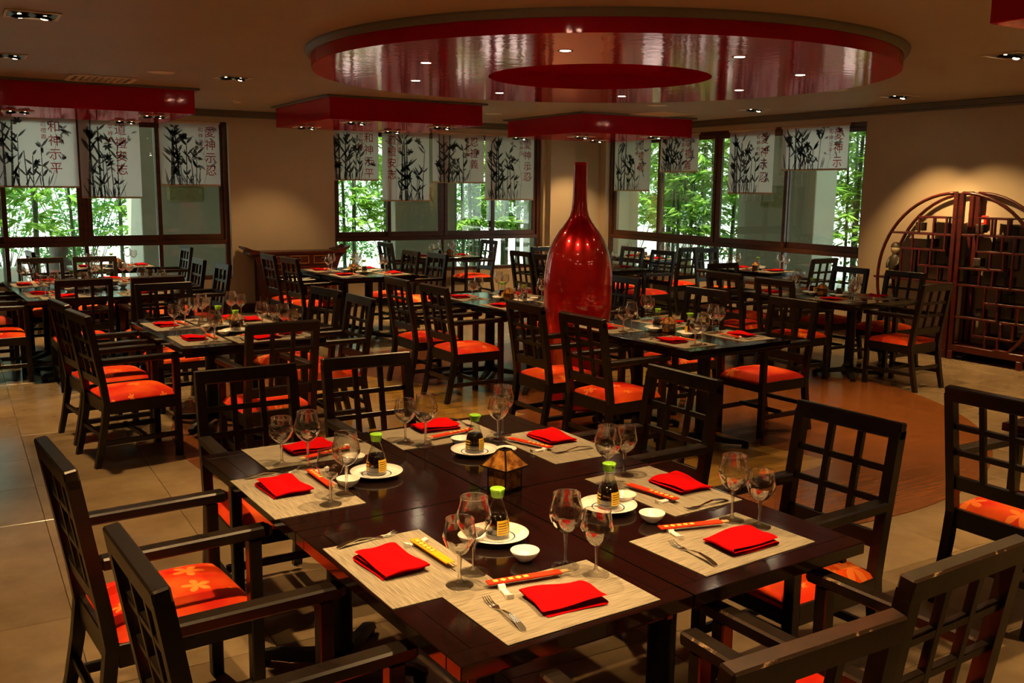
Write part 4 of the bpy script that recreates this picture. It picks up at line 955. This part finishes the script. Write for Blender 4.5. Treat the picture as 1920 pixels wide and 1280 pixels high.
Z = TH_
MATZ = Z + .0024
where = {k: 'on the ' + v for k, v in TN.items()}
WORD = {'placemats': 'beige woven placemat', 'napkins': 'folded red napkin', 'forks': 'steel fork', 'rests': 'white chopstick rest', 'large goblets': 'tall water goblet', 'small goblets': 'short wine goblet',
        'sauce dishes': 'small white sauce dish', 'sleeves': 'orange sleeved chopsticks', 'plates': 'blue ringed plate', 'soy bottles': 'green capped soy bottle', 'lanterns': 'amber tealight lantern'}
SET1 = ['of the yellow sleeve setting', 'of the setting round the corner from the yellow sleeve', 'of the setting before the worn grey rail chair', 'of the parquet side setting nearer the worn chairs',
        'of the other setting on the yellow sleeve side', 'of the setting nearest the bare tiles on the window side', 'of the window side setting nearer the parquet', 'of the parquet side setting nearer the vase']
def lab1(kind, i): return WORD[kind] + ' ' + SET1[i]
def put(kind, k, x, y, z, rz, lab=None):
    g = kind + ' of table group %d' % k; wh = where[k]
    if kind == 'placemats': return tag(obj('placemat', me_mat, None, (x, y, z), rz), lab or WORD[kind] + ' ' + wh, 'placemat', g)
    if kind == 'napkins': return tag(obj('napkin', random.choice(NAPS), None, (x, y, z), rz), lab or WORD[kind] + ' ' + wh, 'napkin', g)
    if kind == 'forks': return tag(obj('fork', FORK, None, (x, y, z), rz), lab or WORD[kind] + ' ' + wh, 'fork', g)
    if kind == 'rests': return tag(obj('chopstick_rest', REST, None, (x, y, z), rz), lab or WORD[kind] + ' ' + wh, 'chopstick rest', g)
    if kind == 'large goblets': return inst(GOBL, 'goblet', lab or WORD[kind] + ' ' + wh, 'glass', (x, y, z), rz, g) if k == 1 else tag(obj('goblet', GOBLF, None, (x, y, z)), lab or WORD[kind] + ' ' + wh, 'glass', g)
    if kind == 'small goblets': return inst(GOBS, 'goblet', lab or WORD[kind] + ' ' + wh, 'glass', (x, y, z), rz, g) if k == 1 else tag(obj('goblet', GOBSF, None, (x, y, z)), lab or WORD[kind] + ' ' + wh, 'glass', g)
    if kind == 'sauce dishes': return tag(obj('sauce_dish', BOWL, None, (x, y, z), rz), lab or WORD[kind] + ' ' + wh, 'dish', g)
    if kind == 'plates': return inst(PLATE, 'plate', lab or WORD[kind] + ' ' + wh, 'plate', (x, y, z), rz, g, 1.17)
    if kind == 'soy bottles': return inst(SOY if k == 1 else SOYF, 'soy_sauce_bottle', lab or WORD[kind] + ' ' + wh, 'bottle', (x, y, z + .0012), rz, g, 1.18)
    if kind == 'lanterns': return inst(LANT, 'tealight_lantern', lab or WORD[kind] + ' ' + wh, 'lantern', (x, y, z), rz, g, 1.15 if k == 1 else .95)
    if kind == 'sleeves': return inst(SLV['r'], 'chopsticks', lab or WORD[kind] + ' ' + wh, 'chopsticks', (x, y, z), rz, g)
    if kind == 'ysleeve': return inst(SLV['y'], 'chopsticks', 'chopsticks in the only yellow paper sleeve', 'chopsticks', (x, y, z), rz)

# --- table block 1, measured from the photograph
def ang2(a, b, z=Z):
    A, B = at(*a, z), at(*b, z); return A, B, math.atan2(B.y - A.y, B.x - A.x)
MATS = [((745.4, 1145.4), (604.7, 1025), (778, 991.8)), ((1228, 1123), (953.7, 1204.8), (838, 1122)), ((1323.7, 1080.6), (1528.4, 1015), (1380, 961.9)), ((1094, 897), (1273.8, 971), (1395.6, 939.4)),
        ((434.4, 900), (524.7, 977), (684.6, 945.7)), ((508.8, 881.4), (720, 848.7), (652.2, 815)), ((766.5, 844.7), (920.8, 822), (867.7, 787)), ((936.7, 830), (1020.4, 867.4), (1145, 838))]
LONG = [(0, 1), (0, 1), (0, 1), (0, 1), (0, 1), (0, 1), (0, 1), (0, 1)]
for i, q in enumerate(MATS):
    A, B, C_ = [at(*p, Z) for p in q]
    ctr = (A + C_) / 2; a = math.atan2(B.y - A.y, B.x - A.x)
    a = (R(93.5) if i in (0, 3, 4, 7) else R(3.5)) + max(-.06, min(.06, ((a - (R(93.5) if i in (0, 3, 4, 7) else R(3.5)) + math.pi / 2) % math.pi) - math.pi / 2))
    put('placemats', 1, ctr.x, ctr.y, Z + (.0006 if i in (1, 5) else 0), a, lab1('placemats', i))
for i, ((px, py), a) in enumerate((((733, 1060), 96), ((1056, 1125), -4), ((1387, 1020), 2), ((1273, 911), 92), ((533, 918), 95), ((577, 843), 5), ((815, 803), 0), ((1033, 823), 92))):
    p = at(px, py, MATZ); put('napkins', 1, p.x, p.y, MATZ + .0006, R(a), lab1('napkins', i))
for i, (a, b) in enumerate((((858, 1073), (765, 1012)), ((1052, 1080), (912, 1103)), ((1348, 986), (1240, 997)), ((1180, 915), (1268, 943)), ((632, 925), (570, 880)), ((565, 866), (660, 842)), ((803, 827), (890, 808)), ((955, 827), (1035, 845)))):
    A, B, r_ = ang2(a, b, MATZ); c_ = (A + B) / 2
    put('ysleeve' if a[0] == 858 else 'sleeves', 1, c_.x, c_.y, MATZ + .010, r_ + math.pi, lab1('sleeves', i))
for i, ((px, py), a) in enumerate((((780, 1021), 5), ((948, 1113), 80), ((1266, 1004), 80), ((1246, 941), 5), ((598, 884), 5), ((655, 842), 88), ((880, 812), 80), ((1010, 846), 5))):
    p = at(px, py, MATZ); put('rests', 1, p.x, p.y, MATZ, R(a), lab1('rests', i))
for i, (a, b) in enumerate((((632, 1029), (757, 997)), ((983, 1184), (887, 1105)), ((1343, 1062), (1237, 1008)), ((1365, 938), (1285, 957)), ((458, 899), (557, 884)), ((630, 815), (668, 826)), ((838, 786), (888, 801)), ((1112, 840), (1038, 851)))):
    A, B, r_ = ang2(a, b, MATZ); put('forks', 1, A.x, A.y, MATZ - .003, r_, lab1('forks', i))
for i, (px, py) in enumerate(((888, 1072), (1060, 1062), (1372, 975), (1138, 908), (650, 925), (578, 876), (798, 836), (942, 815))):
    p = at(px, py, MATZ); put('large goblets', 1, p.x, p.y, MATZ, 0, lab1('large goblets', i))
for i, (px, py) in enumerate(((862, 1096), (1117, 1077), (1423, 987), (1170, 890), (620, 945), (529, 871), (760, 830), (934, 824))):
    p = at(px, py, MATZ); put('small goblets', 1, p.x, p.y, MATZ, 0, lab1('small goblets', i))
SD1 = ['by the plate nearest the yellow sleeve, away from the sleeve', 'standing on bare table before the worn grey rail chair', 'touching the plate on the parquet side', 'beside the lantern and the plate nearer the vase', 'behind the plate on the tile side', 'between plate and goblets on the tile side', 'behind the plate nearer the vase', 'half behind the goblets of the yellow sleeve setting']
for i, (px, py) in enumerate(((984, 1050), (1222, 978), (1170, 942), (949, 854), (664, 868), (653, 912), (864, 834), (884, 1020))):
    p = at(px, py, Z); put('sauce dishes', 1, p.x, p.y, Z, 0, 'small white sauce dish ' + SD1[i])
PL1 = ['nearest the yellow sleeve', 'on the parquet side nearer the worn chairs', 'on the bare tile side', 'nearer the vase behind the lantern']
for i, (px, py) in enumerate(((932, 1010), (1140, 955), (706, 892), (890, 850))):
    p = at(px, py, Z); put('plates', 1, p.x, p.y, Z, 0, 'white plate with blue ring, yellow sleeve block, ' + PL1[i]); put('soy bottles', 1, p.x, p.y, Z + .0070, R(-100 + 10 * i), 'soy bottle with green cap, yellow sleeve block, ' + PL1[i])
p = at(946, 914, Z); put('lanterns', 1, p.x, p.y, Z, R(18))

# --- the other tables: one setting per chair place
def setting(g, side, t, seed):
    """side: edge of the group the guest faces from; t: offset along that edge"""
    rnd = random.Random(seed); k = g.key
    base, rot = {'S': ((t, -g.hv), 0), 'N': ((-t, g.hv), 180), 'W': ((-g.hu, -t), -90), 'E': ((g.hu, t), 90)}[side]
    a = R(rot)
    def loc(x, y):   # x right of the guest, y away from the guest
        return g.w(base[0] + x * math.cos(a) - y * math.sin(a), base[1] + x * math.sin(a) + y * math.cos(a))
    rz = a + R(g.rot)
    q0 = loc(0, 0); wh2 = '%s%s, of the %s' % ({'S': 'inner side', 'N': 'window side', 'W': 'open floor side', 'E': 'moon shelf side'}[side], end(k, 'E' if side in 'WE' else 'N', q0.x, q0.y), TN[k])
    lb = lambda kd: WORD[kd] + ', ' + wh2
    j = lambda s=.01: rnd.uniform(-s, s)
    p = loc(0, .195); put('placemats', k, p.x, p.y, Z, rz + j(.03), lb('placemats'))
    p = loc(-.02 + j(), .165 + j()); put('napkins', k, p.x, p.y, MATZ, rz + j(.1), lb('napkins'))
    p = loc(-.17 + j(), .10); put('forks', k, p.x, p.y, MATZ - .003, rz + math.pi / 2 + j(.1), lb('forks'))
    p = loc(-.03 + j(), .285); put('sleeves', k, p.x, p.y, MATZ + .009, rz + j(.15) + math.pi, lb('sleeves'))
    p = loc(-.10 + j(.005), .287); put('rests', k, p.x, p.y, MATZ, rz + math.pi / 2, lb('rests'))
    p = loc(.155 + j(), .265 + j()); put('large goblets', k, p.x, p.y, MATZ, 0, lb('large goblets'))
    p = loc(.185 + j(), .185 + j()); put('small goblets', k, p.x, p.y, MATZ, 0, lb('small goblets'))
def centre(g, spots, lant=None):
    for i, (x, y) in enumerate(spots):
        e_ = ', %s half, of the ' % (('window' if y > 0 else 'inner') + (' moon shelf' if x > 0 else ' open floor') * (g.nu > 1)) + TN[g.key] if g.nv > 1 else ', on the ' + TN[g.key]
        p = g.w(x, y); put('plates', g.key, p.x, p.y, Z, 0, WORD['plates'] + e_); put('soy bottles', g.key, p.x, p.y, Z + .0070, random.uniform(0, 6), WORD['soy bottles'] + e_)
        q = g.w(x + .135, y + .03); put('sauce dishes', g.key, q.x, q.y, Z, 0, WORD['sauce dishes'] + e_)
        q = g.w(x - .11, y - .085); put('sauce dishes', g.key, q.x, q.y, Z, 0, WORD['sauce dishes'] + e_)
    if lant: p = g.w(*lant); put('lanterns', g.key, p.x, p.y, Z, R(20 + random.uniform(-20, 20)))
PAIR = (('W', -.36), ('W', .36), ('E', -.36), ('E', .36))
for k, extra in ((2, (('S', .12), ('N', -.12))), (5, ()), (7, ()), (8, ()), (9, ()), (11, ())):
    for i, (s, t) in enumerate(PAIR + tuple(extra)): setting(T[k], s, t, k * 10 + i)
    centre(T[k], ((0, .14), (0.03, -.16)), (-.02, 0.0) if k != 2 else (.09, .02))
for i, (s, t) in enumerate((('W', -.45), ('W', .45), ('E', -.45), ('E', .45), ('S', -.33), ('S', .33), ('N', -.33), ('N', .33))): setting(T[3], s, t, 30 + i)
centre(T[3], ((-.14, .20), (.12, -.20), (-.14, -.22), (.13, .2)), (0, 0))
for k in (4, 6):
    for i, s in enumerate('WE'): setting(T[k], s, 0, k * 10 + i)
    centre(T[k], ((0, .10),), (.02, -.16))
for k in (10, 12):
    for i, s in enumerate('SN'): setting(T[k], s, 0, k * 10 + i)
    centre(T[k], ((0.05, .06),), (-.12, -.06))
for i, (s, t) in enumerate((('W', -.36), ('W', .36))): setting(T[13], s, t, 130 + i)

# ------------------------------------------------------------------ vase
VPX = Vector((OC.x - .12, OC.y + .05))
vt = thing('floor_vase', 'giant glossy red lacquer bottle vase standing on the parquet', 'vase', (VPX.x, VPX.y, 0.006))
prof = [(.001, 0), (.235, 0), (.245, .02), (.236, .06), (.216, .16), (.212, .27), (.226, .42), (.245, .56), (.262, .70), (.270, .82), (.274, .93), (.272, 1.07), (.258, 1.175), (.236, 1.265), (.198, 1.35), (.160, 1.41), (.128, 1.45), (.096, 1.495), (.076, 1.53), (.064, 1.58), (.058, 1.66), (.055, 1.80), (.053, 1.92), (.054, 1.945), (.050, 1.948), (.047, 1.94), (.046, 1.70)]
build(MB().lathe(prof, 64), 'body', M['vase'], vt)
mb = MB().lathe([(.2713, .835), (.2722, .845), (.2718, .855)], 64); build(mb, 'seam_band', M['vase'], vt)

# ------------------------------------------------------------------ sideboard (altar coffer with everted ends)
sb = thing('sideboard', 'red lacquer altar sideboard with upturned ends and drawers against the back wall', 'sideboard', (4.12, V1 - .24, 0))
build(MB().box((0, 0, .835), (1.36, .38, .035), .004), 'top', M['redlacquer'], sb)
for s in (-1, 1):
    mb = MB(); mb.prism([(s * .55, .85), (s * .66, .852), (s * .74, .90), (s * .735, .925), (s * .64, .885), (s * .55, .868)][::s], -.18, .18, Matrix.Rotation(math.pi / 2, 4, 'X')); build(mb, 'upturned_end', M['redlacquer'], sb)
    mb = MB(); mb.prism([(s * .52, .82), (s * .66, .82), (s * .60, .76), (s * .55, .62), (s * .52, .60)][::s], -.02, .02, Matrix.Rotation(math.pi / 2, 4, 'X') @ Matrix.Translation((0, 0, .15))); build(mb, 'spandrel', M['redlacquer'], sb)
build(MB().box((0, 0, .53), (1.04, .34, .575), .004), 'body', M['redlacquer'], sb)
for s in (-1, 1):
    for y in (-.15, .15): build(MB().box((s * .51, y, .41), (.05, .05, .82), .004), 'leg', M['redlacquer'], sb)
for k in (-1, 0, 1):
    d = build(MB().box((k * .33, -.172, .74), (.30, .02, .13), .004), 'drawer', M['redlacquer'], sb)
    mb = MB()
    for a in (-1, 1):
        mb.box((k * .33 + a * .125, -.185, .74), (.008, .006, .09)); mb.box((k * .33, -.185, .74 + a * .05), (.25, .006, .008))
    build(mb, 'painted_border', M['ochre'], d)
    mb = MB(); mb.tube([(k * .33 + .028 * math.cos(t * .52), -.190, .735 + .028 * math.sin(t * .52)) for t in range(13)], .005, 6); mb.box((k * .33, -.186, .765), (.02, .008, .02), .002); build(mb, 'ring_pull', M['brass'], d)
for s in (-1, 1):
    d = build(MB().box((s * .25, -.172, .46), (.46, .02, .38), .004), 'door', M['redlacquer'], sb)
    mb = MB()
    for a in (-1, 1): mb.box((s * .25 + a * .19, -.185, .46), (.008, .006, .30)); mb.box((s * .25, -.185, .46 + a * .15), (.38, .006, .008))
    build(mb, 'painted_border', M['ochre'], d)

# ------------------------------------------------------------------ moon shelf (two half-round display cabinets)
SF, SB = 9.13, 9.40                  # front and back of the cabinet
def sp(x, y): # zoom coordinates of the shelf -> (v, z) on the front plane
    p = onU(1600 + x / 3.047, 320 + y / 3.047, SF); return p.y, p.z
ms = [thing('moon_shelf', lab, 'shelf', (SF, 6.34, 0)) for lab in ('half round red lacquer display shelf with the seated doll', 'half round red lacquer display shelf beside the fire alarm, without the doll')]
VC, ZCEN, RAD = 6.34, 0.82, 0.93
def bar3(v0, z0, v1, z1, w=.028, d=.028, u=None):
    mb = MB(); us = (u,) if u is not None else (0.0, SB - SF)
    for uu in us: mb.beam((uu, v0 - VC, z0), (uu, v1 - VC, z1), d, w, .003, side=(1, 0, 0))
    return mb
def board(v0, v1, z, par, nm='shelf_board'):
    build(MB().box(((SB - SF) / 2, (v0 + v1) / 2 - VC, z), (SB - SF, abs(v1 - v0), .016), .002), nm, M['cabinetbrown'], par)
    build(MB().box((-.004, (v0 + v1) / 2 - VC, z), (.014, abs(v1 - v0), .022), .002), 'shelf_edge', M['redlacquer'], par)
def upright(v, z0, z1, par):
    build(MB().box((0, v - VC, (z0 + z1) / 2), (.022, .020, z1 - z0), .002), 'divider', M['redlacquer'], par); build(MB().box((SB - SF, v - VC, (z0 + z1) / 2), (.022, .020, z1 - z0), .002), 'divider', M['redlacquer'], par)
for side, par in ((1, ms[0]), (-1, ms[1])):
    arc = []
    for k in range(25):
        a = R(90) - side * 0 + R(-0) ; t = R(90 - 148 * k / 24)
        arc.append((side * (RAD * math.cos(t) + .03), ZCEN + RAD * math.sin(t)))
    for uu, nm in ((0.0, 'front_arch'), (SB - SF, 'back_arch')):
        mb = MB(); mb.tube([(uu, v, max(z, .16)) for v, z in arc], .018, 8); build(mb, nm, M['redlacquer'], par)
    for uu in (0.0, SB - SF): build(MB().box((uu, side * .035, (ZCEN + RAD) / 2), (.04, .05, ZCEN + RAD), .004), 'post', M['redlacquer'], par)
    build(MB().box(((SB - SF) / 2, side * .43, .125), (SB - SF + .03, .84, .07), .005), 'plinth', M['redlacquer'], par)
    for uu in (0.0, SB - SF):
        for vv in (.05, .81): build(MB().box((uu, side * vv, .045), (.05, .05, .09), .004), 'foot', M['redlacquer'], par)
L_, R_ = ms
def zz(x, y): return sp(x, y)
def B2(par, x0, y0, x1, y1):     # horizontal board from photo positions
    a, b = sp(x0, y0), sp(x1, y1); board(a[0], b[0], (a[1] + b[1]) / 2, par)
def U2(par, x, y0, y1):
    a, b = sp(x, y0), sp(x, y1); upright((a[0] + b[0]) / 2, min(a[1], b[1]), max(a[1], b[1]), par)
for q in ((215, 350, 562, 368), (375, 262, 535, 268), (270, 442, 455, 450), (445, 452, 525, 455), (375, 540, 560, 552), (118, 606, 562, 640)): B2(L_, *q)
for q in ((377, 262, 354), (456, 266, 450), (531, 268, 366), (522, 366, 454), (337, 358, 443), (270, 442, 618), (376, 446, 541), (440, 452, 543), (333, 446, 622), (415, 545, 628), (483, 548, 634)): U2(L_, *q)
for q in ((605, 365, 700, 372), (715, 272, 892, 276), (720, 370, 800, 374), (805, 376, 985, 384), (705, 465, 985, 480), (590, 555, 782, 570), (782, 568, 860, 572), (585, 648, 985, 690), (752, 762, 985, 782), (570, 838, 820, 858), (835, 872, 985, 884), (680, 944, 910, 972)): B2(R_, *q)
for q in ((715, 272, 466), (792, 276, 374), (810, 276, 378), (887, 276, 380), (850, 380, 474), (920, 382, 478), (782, 470, 570), (857, 474, 572), (905, 480, 684), (720, 564, 662), (795, 570, 668), (752, 668, 764), (822, 674, 766), (745, 760, 850), (820, 768, 856), (936, 776, 882), (683, 856, 946), (752, 856, 958), (838, 876, 966), (908, 880, 968), (750, 958, 1040), (820, 966, 1050)): U2(R_, *q)
# carved boxes on the shelves
KB = [(345, 348), (530, 356), (415, 442), (515, 543), (690, 362), (905, 376), (805, 464), (675, 556), (655, 652), (852, 668), (845, 766), (688, 848)]
mb = MB(); mb.box((0, 0, .044), (.086, .086, .088), .005); mb.box((-.044, 0, .044), (.004, .06, .06), .002); KM = mb.mesh('carved_box', M['darkbox'])
for i, (x, y) in enumerate(KB):
    v, z = sp(x, y); tag(obj('carved_box', KM, None, (SF + .12, v, z + .012), random.uniform(-.3, .3)), 'small dark carved wooden cube standing on the moon shelf', 'box', 'carved cubes on the moon shelf')
# seated doll
v, z = sp(212, 606)
doll = thing('doll_figure', 'seated painted doll figure with ochre trousers on the moon shelf', 'figurine', (SF + .05, v, z + .010))
mb = MB().lathe([(.001, .02), (.05, .02), (.062, .08), (.060, .16), (.050, .22), (.025, .25), (.001, .255)], 18); build(mb, 'torso', M['doll_dark'], doll)
mb = MB().lathe([(.001, .245), (.025, .25), (.048, .28), (.052, .32), (.040, .355), (.001, .37)], 18); build(mb, 'head', M['doll_face'], doll)
mb = MB().lathe([(.054, .325), (.050, .345), (.030, .375), (.001, .382)], 18); build(mb, 'hair', M['doll_dark'], doll)
for s in (-1, 1):
    mb = MB(); mb.tube([(0, s * .03, .04), (-.08, s * .035, .05), (-.10, s * .035, -.0), (-.10, s * .035, .012)], [.026, .024, .02, .02], 8); build(mb, 'trouser_leg', M['doll_robe'], doll)
    mb = MB(); mb.tube([(0, s * .05, .21), (-.03, s * .07, .14), (-.07, s * .04, .10)], [.02, .018, .014], 8); build(mb, 'arm', M['doll_dark'], doll)
# second figurine at the photograph's border
v, z = sp(970, 680)
tag(build(MB().lathe([(.001, 0), (.04, 0), (.045, .05), (.03, .12), (.02, .15), (.032, .18), (.028, .21), (.001, .225)], 18), 'figurine', M['doll_robe'], None, (SF + .1, v - .02, z + .012)), 'pale yellow standing figurine at the end of a moon shelf board', 'figurine')
# fire alarm and sockets on the wall
v, z = onU(1845, 414, U3).y, onU(1845, 414, U3).z
fa = thing('fire_alarm', 'red square fire alarm call point on the wall behind the moon shelf', 'fire alarm', (U3, v, z))
build(MB().box((-.02, 0, 0), (.04, .11, .11), .006), 'housing', M['alarm'], fa); build(MB().box((-.042, 0, 0), (.006, .05, .04), .002), 'glass_plate', M['whiteplastic'], fa)
for px, lab in ((1890, 'white wall socket behind the moon shelf, beside its twin'), (1912, 'white wall socket behind the moon shelf, beside its twin')):
    q = onU(px, 615, U3); tag(build(MB().box((-.006, 0, 0), (.012, .085, .085), .003).box((-.013, 0, 0), (.004, .045, .045), .001), 'wall_socket', M['whiteplastic'], None, (U3, q.y, q.z)), lab, 'socket', 'wall sockets')

# ------------------------------------------------------------------ garden outside
gnd = MB().box((6, 8, -.16), (60, 60, .1)).mesh('garden_ground', M['gravel']); o = obj('garden_ground', gnd); struct(o)
def pier(u0, u1, v0, v1, lab, relief=None):
    t = thing('garden_pier', lab, 'wall pier', ((u0 + u1) / 2, (v0 + v1) / 2, -.11))
    build(MB().box((0, 0, (ZC + .10) / 2), (u1 - u0, v1 - v0, ZC + .10), .01), 'pier_body', M['concrete'], t)
    if relief:
        c, d = relief; build(MB().box((c[0] - (u0 + u1) / 2, c[1] - (v0 + v1) / 2, c[2] + .11), d, .03), 'stone_relief', M['stone'], t)
def relief_x(x0, y0, x1, y1, V):
    a, b = onV(x0, y0, V), onV(x1, y1, V); return ((a.x + b.x) / 2, V - .02, (a.z + b.z) / 2), (abs(b.x - a.x), .08, abs(a.z - b.z))
def relief_y(x0, y0, x1, y1, U):
    a, b = onU(x0, y0, U), onU(x1, y1, U); return (U - .02, (a.y + b.y) / 2, (a.z + b.z) / 2), (.08, abs(b.y - a.y), abs(a.z - b.z))
VP, UP = 14.9, 11.2
def farV(px_near, px_far):
    a, b = onV(px_near, 400, VP), onV(px_far, 400, VP); return VP * a.x / b.x
def farU(px_near, px_far):
    a, b = onU(px_near, 400, UP), onU(px_far, 400, UP); return UP * a.y / b.y
pier(onV(265, 400, VP).x, onV(265, 400, VP).x + 2.3, VP, farV(265, 238), 'grey rendered pier with a carved stone relief outside the first garden window', relief_x(312, 348, 382, 378, VP))
pier(onV(741, 400, VP).x, onV(857, 400, VP).x, VP, farV(741, 724), 'grey rendered pier outside the middle window', relief_x(772, 350, 812, 379, VP))
pier(onV(990, 400, VP).x, onV(990, 400, VP).x + .8, VP, farV(990, 981), 'grey rendered pier at the corner beyond the middle window')
pier(UP, farU(1527, 1566), onU(1527, 400, UP).y, onU(1383, 400, UP).y, 'grey rendered pier with a carved stone relief outside the side window', relief_y(1430, 348, 1476, 390, UP))
pier(UP, farU(1180, 1197), onU(1180, 400, UP).y, onU(1180, 400, UP).y + 1.0, 'grey rendered pier at the corner beyond the side window')
# stone statue and low garden wall
st = thing('garden_statue', 'weathered grey stone seated statue outside the first garden window', 'statue', (onV(112, 500, 14.6).x, 14.6, -.11))
build(MB().box((0, 0, .14), (.55, .45, .28), .03), 'pedestal', M['greystone'], st)
build(MB().lathe([(.001, .28), (.24, .28), (.27, .38), (.22, .50), (.17, .62), (.19, .74), (.12, .83), (.001, .85)], 20), 'body', M['greystone'], st)
build(MB().lathe([(.001, .80), (.08, .82), (.12, .90), (.125, .98), (.08, 1.07), (.03, 1.10), (.001, 1.12)], 18), 'head', M['greystone'], st)
build(MB().tube([(-.26, -.12, .42), (0, -.24, .40), (.26, -.12, .42)], .08, 8), 'crossed_legs', M['greystone'], st)
tag(build(MB().box((0, 0, .25), (3.2, .35, .5), .02), 'garden_wall', M['gravel'], None, (-.6, 17.4, -.11)), 'low white garden wall behind the bamboo', 'wall')
# bamboo plants: culms with rings and leafy sprays, six kinds copied
def bamboo_kind(seed):
    rnd = random.Random(seed); culm, lf = MB(), MB()
    h = rnd.uniform(4.2, 5.2); lx, ly = rnd.uniform(-.35, .35), rnd.uniform(-.25, .25); r = rnd.uniform(.030, .044)
    f = lambda t: Vector((lx * t * t, ly * t * t, h * t))
    pts = [f(k / 14) for k in range(15)]; culm.tube(pts, [r * (1 - .6 * k / 14) for k in range(15)], 7)
    for k in range(1, 14): culm.tube([pts[k] - Vector((0, 0, .008)), pts[k] + Vector((0, 0, .008))], r * (1.18 - .6 * k / 14), 7)
    for k in range(4, 36):
        t = rnd.uniform(.22, 1.0); p = f(t); a = rnd.uniform(0, 6.28); ln = rnd.uniform(.25, .75)
        e = p + Vector((math.cos(a) * ln, math.sin(a) * ln, rnd.uniform(-.15, .35)))
        culm.tube([p, e], [.005, .002], 4, cap=False)
        for q in range(20):
            s = rnd.uniform(.25, 1.05); b = p.lerp(e, s); a2 = a + rnd.uniform(-1.2, 1.2); l2 = rnd.uniform(.14, .30); w = rnd.uniform(.018, .032)
            d = Vector((math.cos(a2), math.sin(a2), rnd.uniform(-.9, .25))).normalized(); n_ = d.cross(Vector((rnd.uniform(-1, 1), rnd.uniform(-1, 1), 1))).normalized()
            m_ = b + d * l2 * .4
            lf.add([b, m_ + n_ * w, b + d * l2, m_ - n_ * w], [(0, 1, 2, 3)])
    return culm.mesh('culm', M['culm']), lf.mesh('leaves', M['leaf'])
KINDS = [bamboo_kind(100 + k) for k in range(6)]
LBB = ('slender green bamboo growing outside the garden windows', 'bamboo', 'bamboo in the garden')
def bamboo(x, y):
    if not infront((x, y, 1.5), 260): return
    k = random.choice(KINDS); t = thing('bamboo', LBB[0], LBB[1], (x, y, -.12), random.uniform(0, 6.28), LBB[2]); s = random.uniform(.85, 1.15); t.scale = (s, s, s)
    obj('culm', k[0], t); obj('leaves', k[1], t)
for k in range(66): bamboo(random.uniform(-3.5, 10.5), 16.1 + abs(random.gauss(0, .9)))
for k in range(80): bamboo(12.3 + abs(random.gauss(0, .9)), random.uniform(6.5, 19))
# shrubs
def shrub_kind(seed, r, h):
    rnd = random.Random(seed); lf = MB(); stem = MB()
    for k in range(9):
        a = rnd.uniform(0, 6.28); stem.tube([(0, 0, 0), (math.cos(a) * r * .6, math.sin(a) * r * .6, h * rnd.uniform(.6, .95))], [.012, .005], 5)
    for k in range(900):
        a = rnd.uniform(0, 6.28); t = rnd.random() ** .4; ph = rnd.uniform(-.2, 1.5)
        b = Vector((math.cos(a) * math.cos(ph) * r * t, math.sin(a) * math.cos(ph) * r * t, h * .5 + h * .5 * math.sin(ph) * t))
        d = Vector((rnd.gauss(0, 1), rnd.gauss(0, 1), rnd.gauss(.2, .7))).normalized(); n_ = d.cross(Vector((rnd.gauss(0, 1), rnd.gauss(0, 1), 1))).normalized(); l2 = rnd.uniform(.06, .13)
        lf.add([b, b + d * l2 * .5 + n_ * l2 * .3, b + d * l2, b + d * l2 * .5 - n_ * l2 * .3], [(0, 1, 2, 3)])
    return stem.mesh('stems', M['culm']), lf.mesh('foliage', M['shrubleaf'])
SK = [shrub_kind(200 + k, rr, hh) for k, (rr, hh) in enumerate(((.8, 1.1), (1.1, 1.7), (1.5, 2.6)))]
def shrub(x, y, k, s=1.0):
    if not infront((x, y, .8), 500): return
    t = thing('garden_shrub', 'leafy green shrub growing beyond the bamboo', 'shrub', (x, y, -.12), random.uniform(0, 6.28), 'shrubs in the garden'); t.scale = (s, s, s)
    obj('stems', SK[k][0], t); obj('foliage', SK[k][1], t)
for k in range(13): shrub(-5 + 1.5 * k + random.uniform(-.4, .4), 20.5 + random.uniform(-.8, .8), 2, random.uniform(.8, 1.3))
for k in range(12): shrub(16.2 + random.uniform(-.8, .8), 5 + 1.5 * k + random.uniform(-.4, .4), 2, random.uniform(.8, 1.3))
for k in range(10): shrub(random.uniform(-3, 10), random.uniform(18.9, 19.6), random.choice((0, 1)), random.uniform(.6, 1.0))
for k in range(9): shrub(random.uniform(13.6, 15), random.uniform(6, 17), random.choice((0, 1)), random.uniform(.6, 1.0))
